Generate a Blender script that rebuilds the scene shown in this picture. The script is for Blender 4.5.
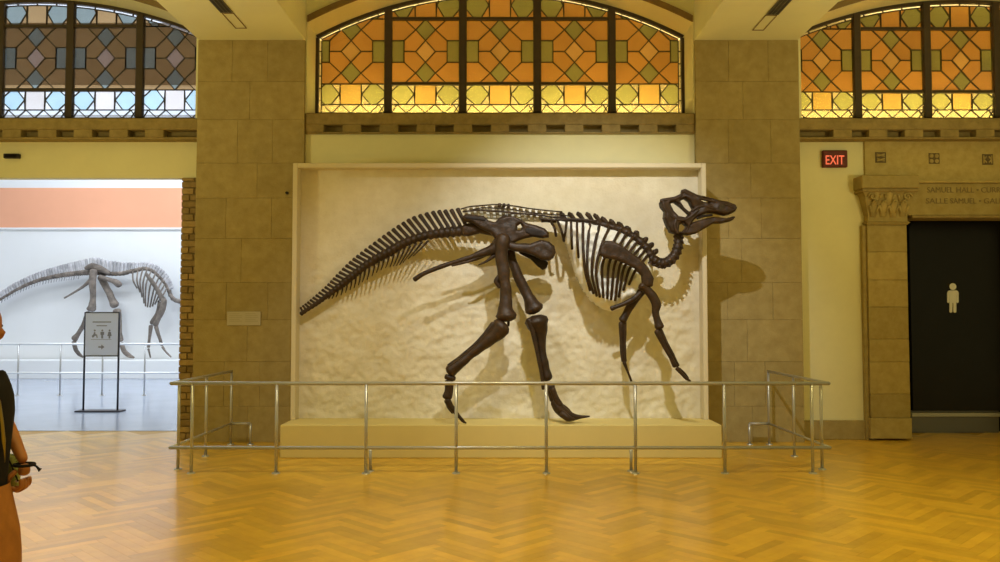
import bpy, bmesh, math, random
import numpy as np
from mathutils import Vector, Matrix, noise
random.seed(7)
for o in list(bpy.data.objects): bpy.data.objects.remove(o, do_unlink=True)
scene = bpy.context.scene
COL = scene.collection

# ------------------------------------------------------------------ camera
F = 830.0; EYE = 1.55; PITCH = math.atan(37.0/F)
cam = bpy.data.cameras.new('camera'); camo = bpy.data.objects.new('camera', cam); COL.objects.link(camo)
cam.sensor_width = 36.0; cam.sensor_fit = 'HORIZONTAL'; cam.lens = 36.0*F/1000.0
camo.location = (0, 0, EYE); camo.rotation_euler = (math.pi/2+PITCH, 0, 0)
cam.clip_start = 0.05; cam.clip_end = 200
scene.camera = camo
# ------------------------------------------------------------------ world, exposure
w = bpy.data.worlds.new('world'); scene.world = w; w.use_nodes = True
WARM = (1.0, 0.845, 0.31)
w.node_tree.nodes['Background'].inputs[0].default_value = (1.0, 0.85, 0.32, 1)
w.node_tree.nodes['Background'].inputs[1].default_value = 0.385
scene.view_settings.view_transform = 'Standard'
scene.view_settings.look = 'None'
scene.view_settings.exposure = 0.0
scene.view_settings.gamma = 1.0
scene.view_settings.use_curve_mapping = False
# ------------------------------------------------------------------ lights
def light(name, typ, loc, target, power, color, **kw):
    l = bpy.data.lights.new(name, typ); o = bpy.data.objects.new(name, l); COL.objects.link(o)
    o.location = loc
    d = Vector(target)-Vector(loc)
    o.rotation_euler = d.to_track_quat('-Z', 'Y').to_euler()
    l.energy = power; l.color = color
    for k, v in kw.items(): setattr(l, k, v)
    return o
light('key_spot', 'SPOT', (0.65, 6.0, 5.0), (1.15, 9.75, 2.15), 560, (1.0, 1.0, 0.97), spot_size=math.radians(60), spot_blend=0.85, shadow_soft_size=0.035)
light('second_spot', 'SPOT', (-1.5, 6.2, 5.0), (-0.95, 9.75, 0.75), 260, (1.0, 0.97, 0.90), spot_size=math.radians(58), spot_blend=1.0, shadow_soft_size=0.035)
for i, (x, y, e_) in enumerate([(-4.2, 6.0, 45), (0.0, 5.6, 52), (4.2, 6.0, 42), (-4.2, 1.5, 45), (0.0, 1.0, 45), (4.2, 1.5, 45)]):
    light('ceiling_lamp', 'AREA', (x, y, 6.3), (x, y, 0), e_, WARM, shape='DISK', size=0.5, spread=math.radians(95))
for x in (-5.6, 5.6):
    light('soffit_fill', 'AREA', (x, 7.0, 2.7), (x*0.6, 8.6, 6.6), 42, (1.0, 0.88, 0.42), shape='DISK', size=0.5)  # unseen fill lights, added to brighten the beam soffits
# left gallery daylight-white ceiling lamps
for x, y in [(-6.0, 14.5), (-6.0, 18.6), (-10.0, 14.5), (-10.0, 18.6)]:
    light('gallery_lamp', 'AREA', (x, y, 6.8), (x, y+0.6, 0), 152, (0.85, 0.925, 1.0), shape='RECTANGLE', size=2.6, size_y=1.2)

# ------------------------------------------------------------------ helpers
CP, SP = math.cos(PITCH), math.sin(PITCH)
def P(px, py, Y):
    """the point at depth Y that a pixel of the 1000x562 photograph looks at"""
    a, b = px-500.0, 281.0-py
    dy = F*CP-b*SP; dz = F*SP+b*CP
    k = Y/dy
    return Vector((a*k, Y, EYE+dz*k))
def PZ(px, py, Z):
    a, b = px-500.0, 281.0-py
    dy = F*CP-b*SP; dz = F*SP+b*CP
    k = (Z-EYE)/dz
    return Vector((a*k, dy*k, Z))
def ZY(py, Y): return P(500, py, Y).z
def s2l(c):
    c = c/255.0
    return c/12.92 if c <= 0.04045 else ((c+0.055)/1.055)**2.4
def rgb(r, g, b): return (s2l(r), s2l(g), s2l(b))

MATS = {}
def mat(name, color, rough=0.6, spec=0.5, metal=0.0, var=0.0, scale=6.0, bump=0.0, bscale=40.0, rnd=0.0,
        color2=None, coords='Object', emit=None, estr=1.0, stretch=None, detail=4.0, coat=0.0):
    m = bpy.data.materials.new(name); m.use_nodes = True
    nt = m.node_tree; b = nt.nodes['Principled BSDF']
    b.inputs['Base Color'].default_value = (*color, 1)
    b.inputs['Roughness'].default_value = rough
    b.inputs['Metallic'].default_value = metal
    b.inputs['Specular IOR Level'].default_value = spec
    if coat: b.inputs['Coat Weight'].default_value = coat; b.inputs['Coat Roughness'].default_value = 0.12
    if emit:
        b.inputs['Emission Color'].default_value = (*emit, 1); b.inputs['Emission Strength'].default_value = estr
    if var or bump or rnd:
        tc = nt.nodes.new('ShaderNodeTexCoord'); mp = nt.nodes.new('ShaderNodeMapping')
        if coords == 'World':
            gm = nt.nodes.new('ShaderNodeNewGeometry'); nt.links.new(gm.outputs['Position'], mp.inputs[0])
        else:
            nt.links.new(tc.outputs[coords], mp.inputs[0])
        if stretch: mp.inputs['Scale'].default_value = stretch
    last = None
    if var:
        n = nt.nodes.new('ShaderNodeTexNoise'); n.inputs['Scale'].default_value = scale; n.inputs['Detail'].default_value = detail
        n.inputs['Roughness'].default_value = 0.65
        nt.links.new(mp.outputs[0], n.inputs[0])
        mr = nt.nodes.new('ShaderNodeMapRange'); mr.inputs[1].default_value = 0.3; mr.inputs[2].default_value = 0.7
        nt.links.new(n.outputs['Fac'], mr.inputs[0])
        mx = nt.nodes.new('ShaderNodeMix'); mx.data_type = 'RGBA'
        c2 = color2 if color2 else tuple(c*(1-var) for c in color)
        mx.inputs[6].default_value = (*color, 1); mx.inputs[7].default_value = (*c2, 1)
        nt.links.new(mr.outputs[0], mx.inputs[0]); last = mx.outputs[2]
    if rnd:
        oi = nt.nodes.new('ShaderNodeObjectInfo'); ge = nt.nodes.new('ShaderNodeNewGeometry')
        ad = nt.nodes.new('ShaderNodeMath'); ad.operation = 'ADD'
        nt.links.new(oi.outputs['Random'], ad.inputs[0]); nt.links.new(ge.outputs['Random Per Island'], ad.inputs[1])
        fr = nt.nodes.new('ShaderNodeMath'); fr.operation = 'FRACT'; nt.links.new(ad.outputs[0], fr.inputs[0])
        mr = nt.nodes.new('ShaderNodeMapRange'); mr.inputs[3].default_value = 1-rnd; mr.inputs[4].default_value = 1+rnd
        nt.links.new(fr.outputs[0], mr.inputs[0])
        hs = nt.nodes.new('ShaderNodeHueSaturation'); nt.links.new(mr.outputs[0], hs.inputs['Value'])
        if last: nt.links.new(last, hs.inputs['Color'])
        else: hs.inputs['Color'].default_value = (*color, 1)
        last = hs.outputs[0]
    if last: nt.links.new(last, b.inputs['Base Color'])
    if bump:
        n2 = nt.nodes.new('ShaderNodeTexNoise'); n2.inputs['Scale'].default_value = bscale; n2.inputs['Detail'].default_value = 5
        nt.links.new(mp.outputs[0], n2.inputs[0])
        bp = nt.nodes.new('ShaderNodeBump'); bp.inputs['Strength'].default_value = bump; bp.inputs['Distance'].default_value = 0.01
        nt.links.new(n2.outputs['Fac'], bp.inputs['Height']); nt.links.new(bp.outputs[0], b.inputs['Normal'])
    MATS[name] = m
    return m

def glass(name, color, gloss=0.06):
    m = bpy.data.materials.new(name); m.use_nodes = True
    nt = m.node_tree; nt.nodes.clear()
    out = nt.nodes.new('ShaderNodeOutputMaterial')
    tr = nt.nodes.new('ShaderNodeBsdfTransparent')
    tl = nt.nodes.new('ShaderNodeBsdfTranslucent')
    gl = nt.nodes.new('ShaderNodeBsdfGlossy'); gl.inputs['Roughness'].default_value = 0.06
    ob = nt.nodes.new('ShaderNodeObjectInfo')
    n = nt.nodes.new('ShaderNodeTexNoise'); n.inputs['Scale'].default_value = 5.0
    gp = nt.nodes.new('ShaderNodeNewGeometry'); nt.links.new(gp.outputs['Position'], n.inputs[0])
    ad = nt.nodes.new('ShaderNodeMath'); ad.operation = 'ADD'
    nt.links.new(ob.outputs['Random'], ad.inputs[0]); nt.links.new(n.outputs['Fac'], ad.inputs[1])
    mr = nt.nodes.new('ShaderNodeMapRange'); mr.inputs[2].default_value = 2.0; mr.inputs[3].default_value = 0.82; mr.inputs[4].default_value = 1.18
    nt.links.new(ad.outputs[0], mr.inputs[0])
    hs = nt.nodes.new('ShaderNodeHueSaturation'); hs.inputs['Color'].default_value = (*color, 1)
    nt.links.new(mr.outputs[0], hs.inputs['Value'])
    for q in (tr, tl): nt.links.new(hs.outputs[0], q.inputs['Color'])
    m1 = nt.nodes.new('ShaderNodeMixShader'); m1.inputs[0].default_value = 0.25
    nt.links.new(tr.outputs[0], m1.inputs[1]); nt.links.new(tl.outputs[0], m1.inputs[2])
    m2 = nt.nodes.new('ShaderNodeMixShader'); m2.inputs[0].default_value = gloss
    nt.links.new(m1.outputs[0], m2.inputs[1]); nt.links.new(gl.outputs[0], m2.inputs[2])
    nt.links.new(m2.outputs[0], out.inputs[0])
    MATS[name] = m
    return m

# materials --------------------------------------------------------
mat('stone', (0.42, 0.335, 0.15), 0.85, 0.2, var=0.25, scale=7, bump=0.35, bscale=60, rnd=0.06, color2=(0.33, 0.255, 0.105), coords='World')
mat('stone_portal', (0.48, 0.38, 0.155), 0.85, 0.2, var=0.25, scale=9, bump=0.3, bscale=70, rnd=0.16, color2=(0.38, 0.29, 0.105), coords='World')
mat('stone_cornice', (0.36, 0.27, 0.11), 0.85, 0.2, var=0.3, scale=9, bump=0.2, bscale=60, coords='World')
mat('brick', (0.40, 0.28, 0.12), 0.9, 0.2, var=0.3, scale=14, bump=0.3, bscale=60, rnd=0.3, coords='World')
mat('mortar', (0.27, 0.205, 0.09), 0.95, 0.1, var=0.2, scale=20, coords='World')
mat('carving_text', (0.25, 0.19, 0.09), 0.9, 0.1, var=0.2, scale=20, coords='World')
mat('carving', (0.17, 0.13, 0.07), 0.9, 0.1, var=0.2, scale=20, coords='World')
mat('plaster', (0.84, 0.80, 0.50), 0.9, 0.15, var=0.06, scale=2.5, coords='World')
mat('ceiling_paint', (0.83, 0.81, 0.54), 0.9, 0.1, var=0.05, scale=1.5, coords='World')
mat('arch_brown', (0.27, 0.19, 0.10), 0.8, 0.2, var=0.2, scale=8, coords='World')
mat('panel_rim', (0.70, 0.62, 0.44), 0.7, 0.2, var=0.05, scale=3, coords='World')
mat('matrix', (0.80, 0.74, 0.58), 0.95, 0.1, var=0.1, scale=5, bump=0.5, bscale=45, coords='World', color2=(0.70, 0.63, 0.46))
mat('plinth', (0.68, 0.56, 0.23), 0.75, 0.2, var=0.05, scale=3, coords='World')
mat('bone', (0.052, 0.024, 0.008), 0.48, 0.4, var=0.5, scale=22, bump=0.4, bscale=70, coords='World', color2=(0.017, 0.009, 0.005), rnd=0.2)
mat('bone_dark', (0.020, 0.013, 0.011), 0.55, 0.3, var=0.4, scale=25, bump=0.3, bscale=70, coords='World')  # dark bone; on the ilium it stands for shadow
mat('infill', (0.90, 0.88, 0.80), 0.95, 0.1, var=0.08, scale=9, bump=0.4, bscale=50, coords='World')
mat('bone_pale', (0.45, 0.37, 0.22), 0.7, 0.2, var=0.4, scale=30, bump=0.4, bscale=70, coords='World', rnd=0.2)
mat('bone_grey', (0.27, 0.225, 0.19), 0.6, 0.3, var=0.6, scale=9, bump=0.3, bscale=40, coords='World', rnd=0.25)
mat('bone_light', (0.60, 0.59, 0.62), 0.7, 0.3, var=0.4, scale=9, bump=0.3, bscale=40, coords='World', rnd=0.2)
mat('steel', (0.50, 0.50, 0.50), 0.35, 0.5, metal=0.6)
mat('white_steel', (0.85, 0.88, 0.92), 0.3, 0.5, metal=0.3)
mat('wood', (0.72, 0.455, 0.052), 0.30, 0.5, var=0.35, scale=5, rnd=0.17, coords='World', color2=(0.60, 0.345, 0.042), stretch=(1, 1, 1), coat=0.2)
mat('wood_joint', (0.50, 0.29, 0.04), 0.5, 0.3, var=0.2, scale=9, coords='World')
mat('gallery_floor', (0.42, 0.48, 0.60), 0.16, 0.6, var=0.12, scale=1.2, coords='World')
mat('gallery_wall', (0.86, 0.87, 0.88), 0.85, 0.2, var=0.03, scale=1.0, coords='World')
mat('gallery_orange', (0.90, 0.44, 0.27), 0.8, 0.2, var=0.08, scale=0.5, coords='World')
mat('gallery_ceiling', (0.22, 0.13, 0.06), 0.9, 0.1, var=0.2, scale=2, coords='World')
mat('skylight', (0.9, 0.95, 1.0), 0.5, emit=(0.74, 0.87, 1.0), estr=0.8)
mat('frame_metal', (0.070, 0.050, 0.035), 0.55, 0.4, var=0.2, scale=10, coords='World')
mat('lead', (0.045, 0.035, 0.022), 0.5, 0.4)
mat('box_white', (0.85, 0.80, 0.66), 0.9, 0.1)
mat('tube', (1, 1, 1), 0.5, emit=(1.0, 0.74, 0.26), estr=34.0)
mat('arch_glow', (1, 1, 1), 0.5, emit=(1.0, 0.82, 0.42), estr=1.6)  # emission for the added glow along the arch border
mat('black_panel', (0.010, 0.009, 0.011), 0.25, 0.22, var=0.2, scale=3, coords='World')
mat('dark_gap', (0.012, 0.010, 0.009), 0.9, 0.1)
mat('kick', (0.16, 0.16, 0.16), 0.35, 0.5, metal=0.6)
mat('kick_bright', (0.45, 0.45, 0.42), 0.35, 0.5, metal=0.6)
mat('white', (0.90, 0.93, 1.0), 0.6, 0.3)
mat('sign_face', (0.74, 0.80, 1.0), 0.6, 0.3)
mat('sign_ink', (0.26, 0.26, 0.30), 0.7, 0.2)
mat('sign_metal', (0.035, 0.035, 0.045), 0.4, 0.5, metal=0.4)
mat('placard', (0.52, 0.47, 0.35), 0.7, 0.2, var=0.05, scale=5)
mat('placard_ink', (0.43, 0.385, 0.27), 0.8, 0.2)
mat('exit_box', (0.12, 0.02, 0.012), 0.5, 0.4)
mat('exit_red', (0.8, 0.1, 0.05), 0.5, emit=(1.0, 0.20, 0.09), estr=0.7)
mat('black_plastic', (0.012, 0.010, 0.010), 0.5, 0.4)
mat('vent', (0.035, 0.035, 0.045), 0.5, 0.4)
mat('skin', (0.42, 0.155, 0.045), 0.5, 0.4, var=0.15, scale=12)
mat('hair', (0.015, 0.009, 0.007), 0.5, 0.5)
mat('black_cloth', (0.012, 0.010, 0.014), 0.9, 0.2, var=0.3, scale=30)
mat('rust_cloth', (0.42, 0.17, 0.045), 0.85, 0.2, var=0.25, scale=16)
mat('bag_green', (0.30, 0.33, 0.10), 0.6, 0.3, var=0.25, scale=15)
mat('gold', (0.30, 0.24, 0.06), 0.4, 0.5, metal=0.7)
mat('eye', (0.02, 0.015, 0.01), 0.2, 0.5)
mat('lip', (0.30, 0.07, 0.04), 0.5, 0.4)

class MB:
    def __init__(s): s.v = []; s.f = []
    def add(s, vs, fs):
        o = len(s.v); s.v += [tuple(v) for v in vs]; s.f += [tuple(i+o for i in f) for f in fs]
    def box(s, x0, x1, y0, y1, z0, z1):
        vs = [(x0, y0, z0), (x1, y0, z0), (x1, y1, z0), (x0, y1, z0), (x0, y0, z1), (x1, y0, z1), (x1, y1, z1), (x0, y1, z1)]
        s.add(vs, [(0, 3, 2, 1), (4, 5, 6, 7), (0, 1, 5, 4), (1, 2, 6, 5), (2, 3, 7, 6), (3, 0, 4, 7)])
    def prism(s, poly, y0, y1):
        """polygon in (x, z), front at y0"""
        n = len(poly)
        a = sum(poly[i][0]*poly[(i+1) % n][1]-poly[(i+1) % n][0]*poly[i][1] for i in range(n))
        if a < 0: poly = poly[::-1]
        vs = [(p[0], y0, p[1]) for p in poly]+[(p[0], y1, p[1]) for p in poly]
        fs = [tuple(range(n)), tuple(range(2*n-1, n-1, -1))]+[((i+1) % n, i, n+i, n+(i+1) % n) for i in range(n)]
        s.add(vs, fs)
    def tube(s, pts, rad, seg=10, flat=1.0, up=(0, 1, 0), caps=True, jit=0.0, seed=0.0):
        pts = [Vector(p) for p in pts]; n = len(pts)
        rings = []
        up = Vector(up)
        for i in range(n):
            t = (pts[min(i+1, n-1)]-pts[max(i-1, 0)])
            if t.length < 1e-9: t = Vector((0, 0, 1))
            t.normalize()
            b = up-t*up.dot(t)
            if b.length < 1e-3: b = Vector((1, 0, 0))-t*t.x
            b.normalize(); nn = t.cross(b).normalized()
            ring = []
            for k in range(seg):
                a = 2*math.pi*k/seg
                r = rad[i]
                d = nn*math.cos(a)+b*math.sin(a)*flat
                if jit: r *= 1+jit*noise.noise((pts[i]+d*rad[i])*9.0/max(0.3, 1)+Vector((seed, 0, 0)))
                ring.append(pts[i]+d*r)
            rings.append(ring)
        o = len(s.v)
        for r in rings: s.v += [tuple(p) for p in r]
        for i in range(n-1):
            for k in range(seg):
                k2 = (k+1) % seg
                s.f.append((o+i*seg+k, o+i*seg+k2, o+(i+1)*seg+k2, o+(i+1)*seg+k))
        if caps:
            s.f.append(tuple(o+k for k in range(seg-1, -1, -1)))
            s.f.append(tuple(o+(n-1)*seg+k for k in range(seg)))
    def ball(s, c, r, sx=1, sy=1, sz=1, nu=10, nv=7):
        c = Vector(c); pts = []; o = len(s.v)
        s.v.append((c.x, c.y, c.z+r*sz))
        for j in range(1, nv):
            th = math.pi*j/nv
            for i in range(nu):
                ph = 2*math.pi*i/nu
                s.v.append((c.x+r*sx*math.sin(th)*math.cos(ph), c.y+r*sy*math.sin(th)*math.sin(ph), c.z+r*sz*math.cos(th)))
        s.v.append((c.x, c.y, c.z-r*sz)); e = len(s.v)-1
        for i in range(nu):
            s.f.append((o, o+1+i, o+1+(i+1) % nu))
            s.f.append((e, o+1+(nv-2)*nu+(i+1) % nu, o+1+(nv-2)*nu+i))
            for j in range(nv-2):
                a = o+1+j*nu
                s.f.append((a+i, a+nu+i, a+nu+(i+1) % nu, a+(i+1) % nu))
    def build(s, name, m, parent=None, smooth=False):
        me = bpy.data.meshes.new(name); me.from_pydata(s.v, [], s.f); me.update()
        bm = bmesh.new(); bm.from_mesh(me); bmesh.ops.recalc_face_normals(bm, faces=bm.faces); bm.to_mesh(me); bm.free()
        if smooth: me.polygons.foreach_set('use_smooth', [True]*len(me.polygons))
        me.materials.append(MATS[m])
        o = bpy.data.objects.new(name, me); COL.objects.link(o)
        if parent: o.parent = parent
        return o
def boxo(name, m, x0, x1, y0, y1, z0, z1, parent=None, bevel=0.0, seg=1):
    b = MB(); b.box(x0, x1, y0, y1, z0, z1); o = b.build(name, m, parent)
    if bevel:
        bm = bmesh.new(); bm.from_mesh(o.data)
        bmesh.ops.bevel(bm, geom=bm.edges[:], offset=bevel, segments=seg, affect='EDGES', profile=0.5)
        bm.to_mesh(o.data); bm.free()
    return o
def struct(o): o['kind'] = 'structure'; return o
def tag(o, label, cat, group=None):
    o['label'] = label; o['category'] = cat
    if group: o['group'] = group
    return o
def empty(name, loc=(0, 0, 0)):
    o = bpy.data.objects.new(name, None); COL.objects.link(o); o.location = loc; o.empty_display_size = 0.1
    return o
def thing(name, label, cat, group=None): return tag(empty(name), label, cat, group)
def setting(name):  o = empty(name); return struct(o)
def text_mesh(name, body, m, loc, size, parent, depth=0.004, align='LEFT', width=None):
    c = bpy.data.curves.new(name, 'FONT'); c.body = body; c.size = size; c.extrude = depth; c.align_x = align; c.resolution_u = 3
    t = bpy.data.objects.new(name, c); COL.objects.link(t)
    bpy.context.view_layer.update()
    me = bpy.data.meshes.new_from_object(t.evaluated_get(bpy.context.evaluated_depsgraph_get()))
    bpy.data.objects.remove(t, do_unlink=True)
    if width:
        xs = [v.co.x for v in me.vertices]; k = width/(max(xs)-min(xs))
        for v in me.vertices: v.co.x *= k
    me.materials.clear(); me.materials.append(MATS[m])
    o = bpy.data.objects.new(name, me); COL.objects.link(o); o.parent = parent
    o.rotation_euler = (math.pi/2, 0, 0); o.location = loc
    return o
def crom(pts, n=6):
    """Catmull-Rom through tuples"""
    pts = [np.array(p, float) for p in pts]
    if len(pts) == 2: return [tuple(pts[0]+(pts[1]-pts[0])*t/n) for t in range(n+1)]
    q = [2*pts[0]-pts[1]]+pts+[2*pts[-1]-pts[-2]]
    out = []
    for i in range(1, len(q)-2):
        for k in range(n):
            t = k/n
            out.append(tuple(0.5*((2*q[i])+(q[i+1]-q[i-1])*t+(2*q[i-1]-5*q[i]+4*q[i+1]-q[i+2])*t*t+(3*q[i]-q[i-1]-3*q[i+1]+q[i+2])*t**3)))
    out.append(tuple(pts[-1]))
    return out

# ================================================================== THE HALL
YP = 10.45            # pillar faces
YW = 10.70            # wall between
YG = 11.00            # leaded windows
SOF = ZY(40, YP)      # soffit of the beams over the pillars
CEIL = 6.6
PL = (P(195, 240, YP).x, P(303, 240, YP).x)
PR = (P(697, 240, YP).x, P(801.5, 240, YP).x)
BAYX = 6.13
# ---- floor with herringbone planks
L, W, G = 0.56, 0.08, 0.0004
fl = struct(boxo('floor', 'wood_joint', -9.5, 9.5, -4.0, 11.50, -0.10, -0.006))
def plank_mesh():
    b = MB(); b.box(-L/2+G, L/2-G, -W/2+G, W/2-G, -0.015, 0.0)
    me = bpy.data.meshes.new('plank'); me.from_pydata(b.v, [], b.f); me.update(); me.materials.append(MATS['wood']); return me
pm = plank_mesh()
c45 = math.sqrt(0.5)
spots = []
for i in range(-260, 261):
    for j in range(-26, 27):
        for kind in (0, 1):
            if kind == 0: u, v, a = L/2, W/2, 0.0
            else: u, v, a = L+W/2, W-L/2, math.pi/2
            u += i*W+j*L; v += i*W-j*L
            x = (u-v)*c45; y = (u+v)*c45
            if -8.6 < x < 8.6 and 1.2 < y < 11.3: spots.append((x, y, a+math.pi/4))
def seen(s):
    x, y, a = s
    return abs(x)*F/y < 520 and y > 5.15
near = sorted([s for s in spots if seen(s)], key=lambda s: s[1])[:300]
nset = set(near)
for x, y, a in near:
    o = bpy.data.objects.new('plank', pm); COL.objects.link(o); o.location = (x, y, 0); o.rotation_euler = (0, 0, a); o.parent = fl
b = MB()
for s in spots:
    if s in nset: continue
    x, y, a = s; ca, sa = math.cos(a), math.sin(a)
    vs = []
    for z in (-0.015, 0.0):
        for (dx, dy) in ((-1, -1), (1, -1), (1, 1), (-1, 1)):
            du, dv = dx*(L/2-G), dy*(W/2-G)
            vs.append((x+du*ca-dv*sa, y+du*sa+dv*ca, z))
    b.add(vs, [(0, 3, 2, 1), (4, 5, 6, 7), (0, 1, 5, 4), (1, 2, 6, 5), (2, 3, 7, 6), (3, 0, 4, 7)])
o = b.build('far_planks', 'wood', fl); o['kind'] = 'stuff'
struct(boxo('floor_near_strip', 'wood', -9.5, 9.5, -4.0, 1.5, -0.012, -0.001))

# ---- pillars of ashlar
def pillar(name, x0, x1, seed):
    r = random.Random(seed)
    root = setting(name)
    boxo('core', 'mortar', x0+0.012, x1-0.012, YP+0.012, 11.3, 0, SOF, root)
    z = 0.0; k = 0
    hs = [0.40, 0.50, 0.47, 0.42, 0.50, 0.46, 0.40, 0.50, 0.44, 0.48]
    tot = sum(hs); hs = [h*SOF/tot for h in hs]
    for h in hs:
        n = 2+(k % 2) if r.random() < 0.8 else 2
        cuts = [0]+sorted([(q+r.uniform(-0.16, 0.16)*1)/n for q in range(1, n)])+[1]
        for q in range(n):
            a = x0+(x1-x0)*cuts[q]; c = x0+(x1-x0)*cuts[q+1]
            boxo('stone_block', 'stone', a+0.001, c-0.001, YP-r.uniform(0, 0.003), YP+0.5, z+0.001, z+h-0.001, root, 0.0025)
        z += h; k += 1
    return root
pl = pillar('stone_pillar', *PL, 3); pr = pillar('stone_pillar', *PR, 11)
# ---- ceiling with beams running out over the pillars
struct(boxo('ceiling', 'ceiling_paint', -9.5, 9.5, -4.0, 11.4, CEIL, CEIL+0.2))
for (x0, x1) in (PL, PR): struct(boxo('ceiling_beam', 'ceiling_paint', x0, x1, -4.0, 11.35, SOF, CEIL, bevel=0.01))
# ---- air vents in the beam soffits
def air_vent(pa, pb, pc, pd, label):
    t = thing('air_vent', label, 'vent', 'air vents in the beam soffits')
    z = SOF
    a, c = PZ(*pa, z), PZ(*pb, z)       # slot from pa (far) to pb (near)
    x = (a.x+c.x)/2
    hw = 0.055
    for k in (-1, 0, 1):
        boxo('slot', 'vent', x+k*0.045-0.017, x+k*0.045+0.017, a.y-1.2, a.y, z-0.010, z-0.001, t)
    b = MB()
    for k in (-1.5, -0.5, 0.5, 1.5): b.box(x+k*0.045-0.004, x+k*0.045+0.004, a.y-1.2, a.y, z-0.013, z-0.001)
    b.build('blade_rails', 'kick', t)
    e, g = PZ(*pc, z), PZ(*pd, z)
    h = MB(); yy0, yy1 = a.y+0.03, e.y
    for (q0, q1) in ((x-0.07, x-0.062), (x+0.062, x+0.07)): h.box(q0, q1, yy0, yy1, z-0.008, z-0.001)
    h.box(x-0.07, x+0.07, yy1-0.01, yy1, z-0.008, z-0.001); h.box(x-0.07, x+0.07, yy0, yy0+0.01, z-0.008, z-0.001)
    h.build('hatch_frame', 'arch_brown', t)
    return t
air_vent((229, 12), (214, 0), (240, 28), (246, 28), 'slotted air vent in the ceiling beam over the pillar with the white placard')
air_vent((771, 14), (786, 0), (758, 30), (752, 30), 'slotted air vent in the ceiling beam over the pillar beside the exit sign')

# ---- window bays: spandrel wall, arch, leaded glass
for sfx, cols in (('', ((.62, .34, .10), (.92, .66, .24), (.70, .45, .18), (.32, .33, .13), (.62, .66, .30), (.97, .92, .66), (1., .95, .75))),
                  ('_cool', ((.40, .25, .12), (.85, .77, .74), (.55, .42, .38), (.26, .31, .31), (.52, .70, .82), (.85, .86, .90), (.95, .95, 1.)))):
    for nm, c_ in zip(('amber', 'square', 'peach', 'green', 'green_light', 'clear', 'border'), cols): glass('glass_'+nm+sfx, c_)
def clip_half(poly, px, pz, nx, nz):
    out = []
    n = len(poly)
    for i in range(n):
        a, c = poly[i], poly[(i+1) % n]
        da = (a[0]-px)*nx+(a[1]-pz)*nz; dc = (c[0]-px)*nx+(c[1]-pz)*nz
        if da >= 0: out.append(a)
        if (da >= 0) != (dc >= 0):
            t = da/(da-dc); out.append((a[0]+(c[0]-a[0])*t, a[1]+(c[1]-a[1])*t))
    return out
def area(p): return abs(sum(p[i][0]*p[(i+1) % len(p)][1]-p[(i+1) % len(p)][0]*p[i][1] for i in range(len(p))))/2
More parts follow.
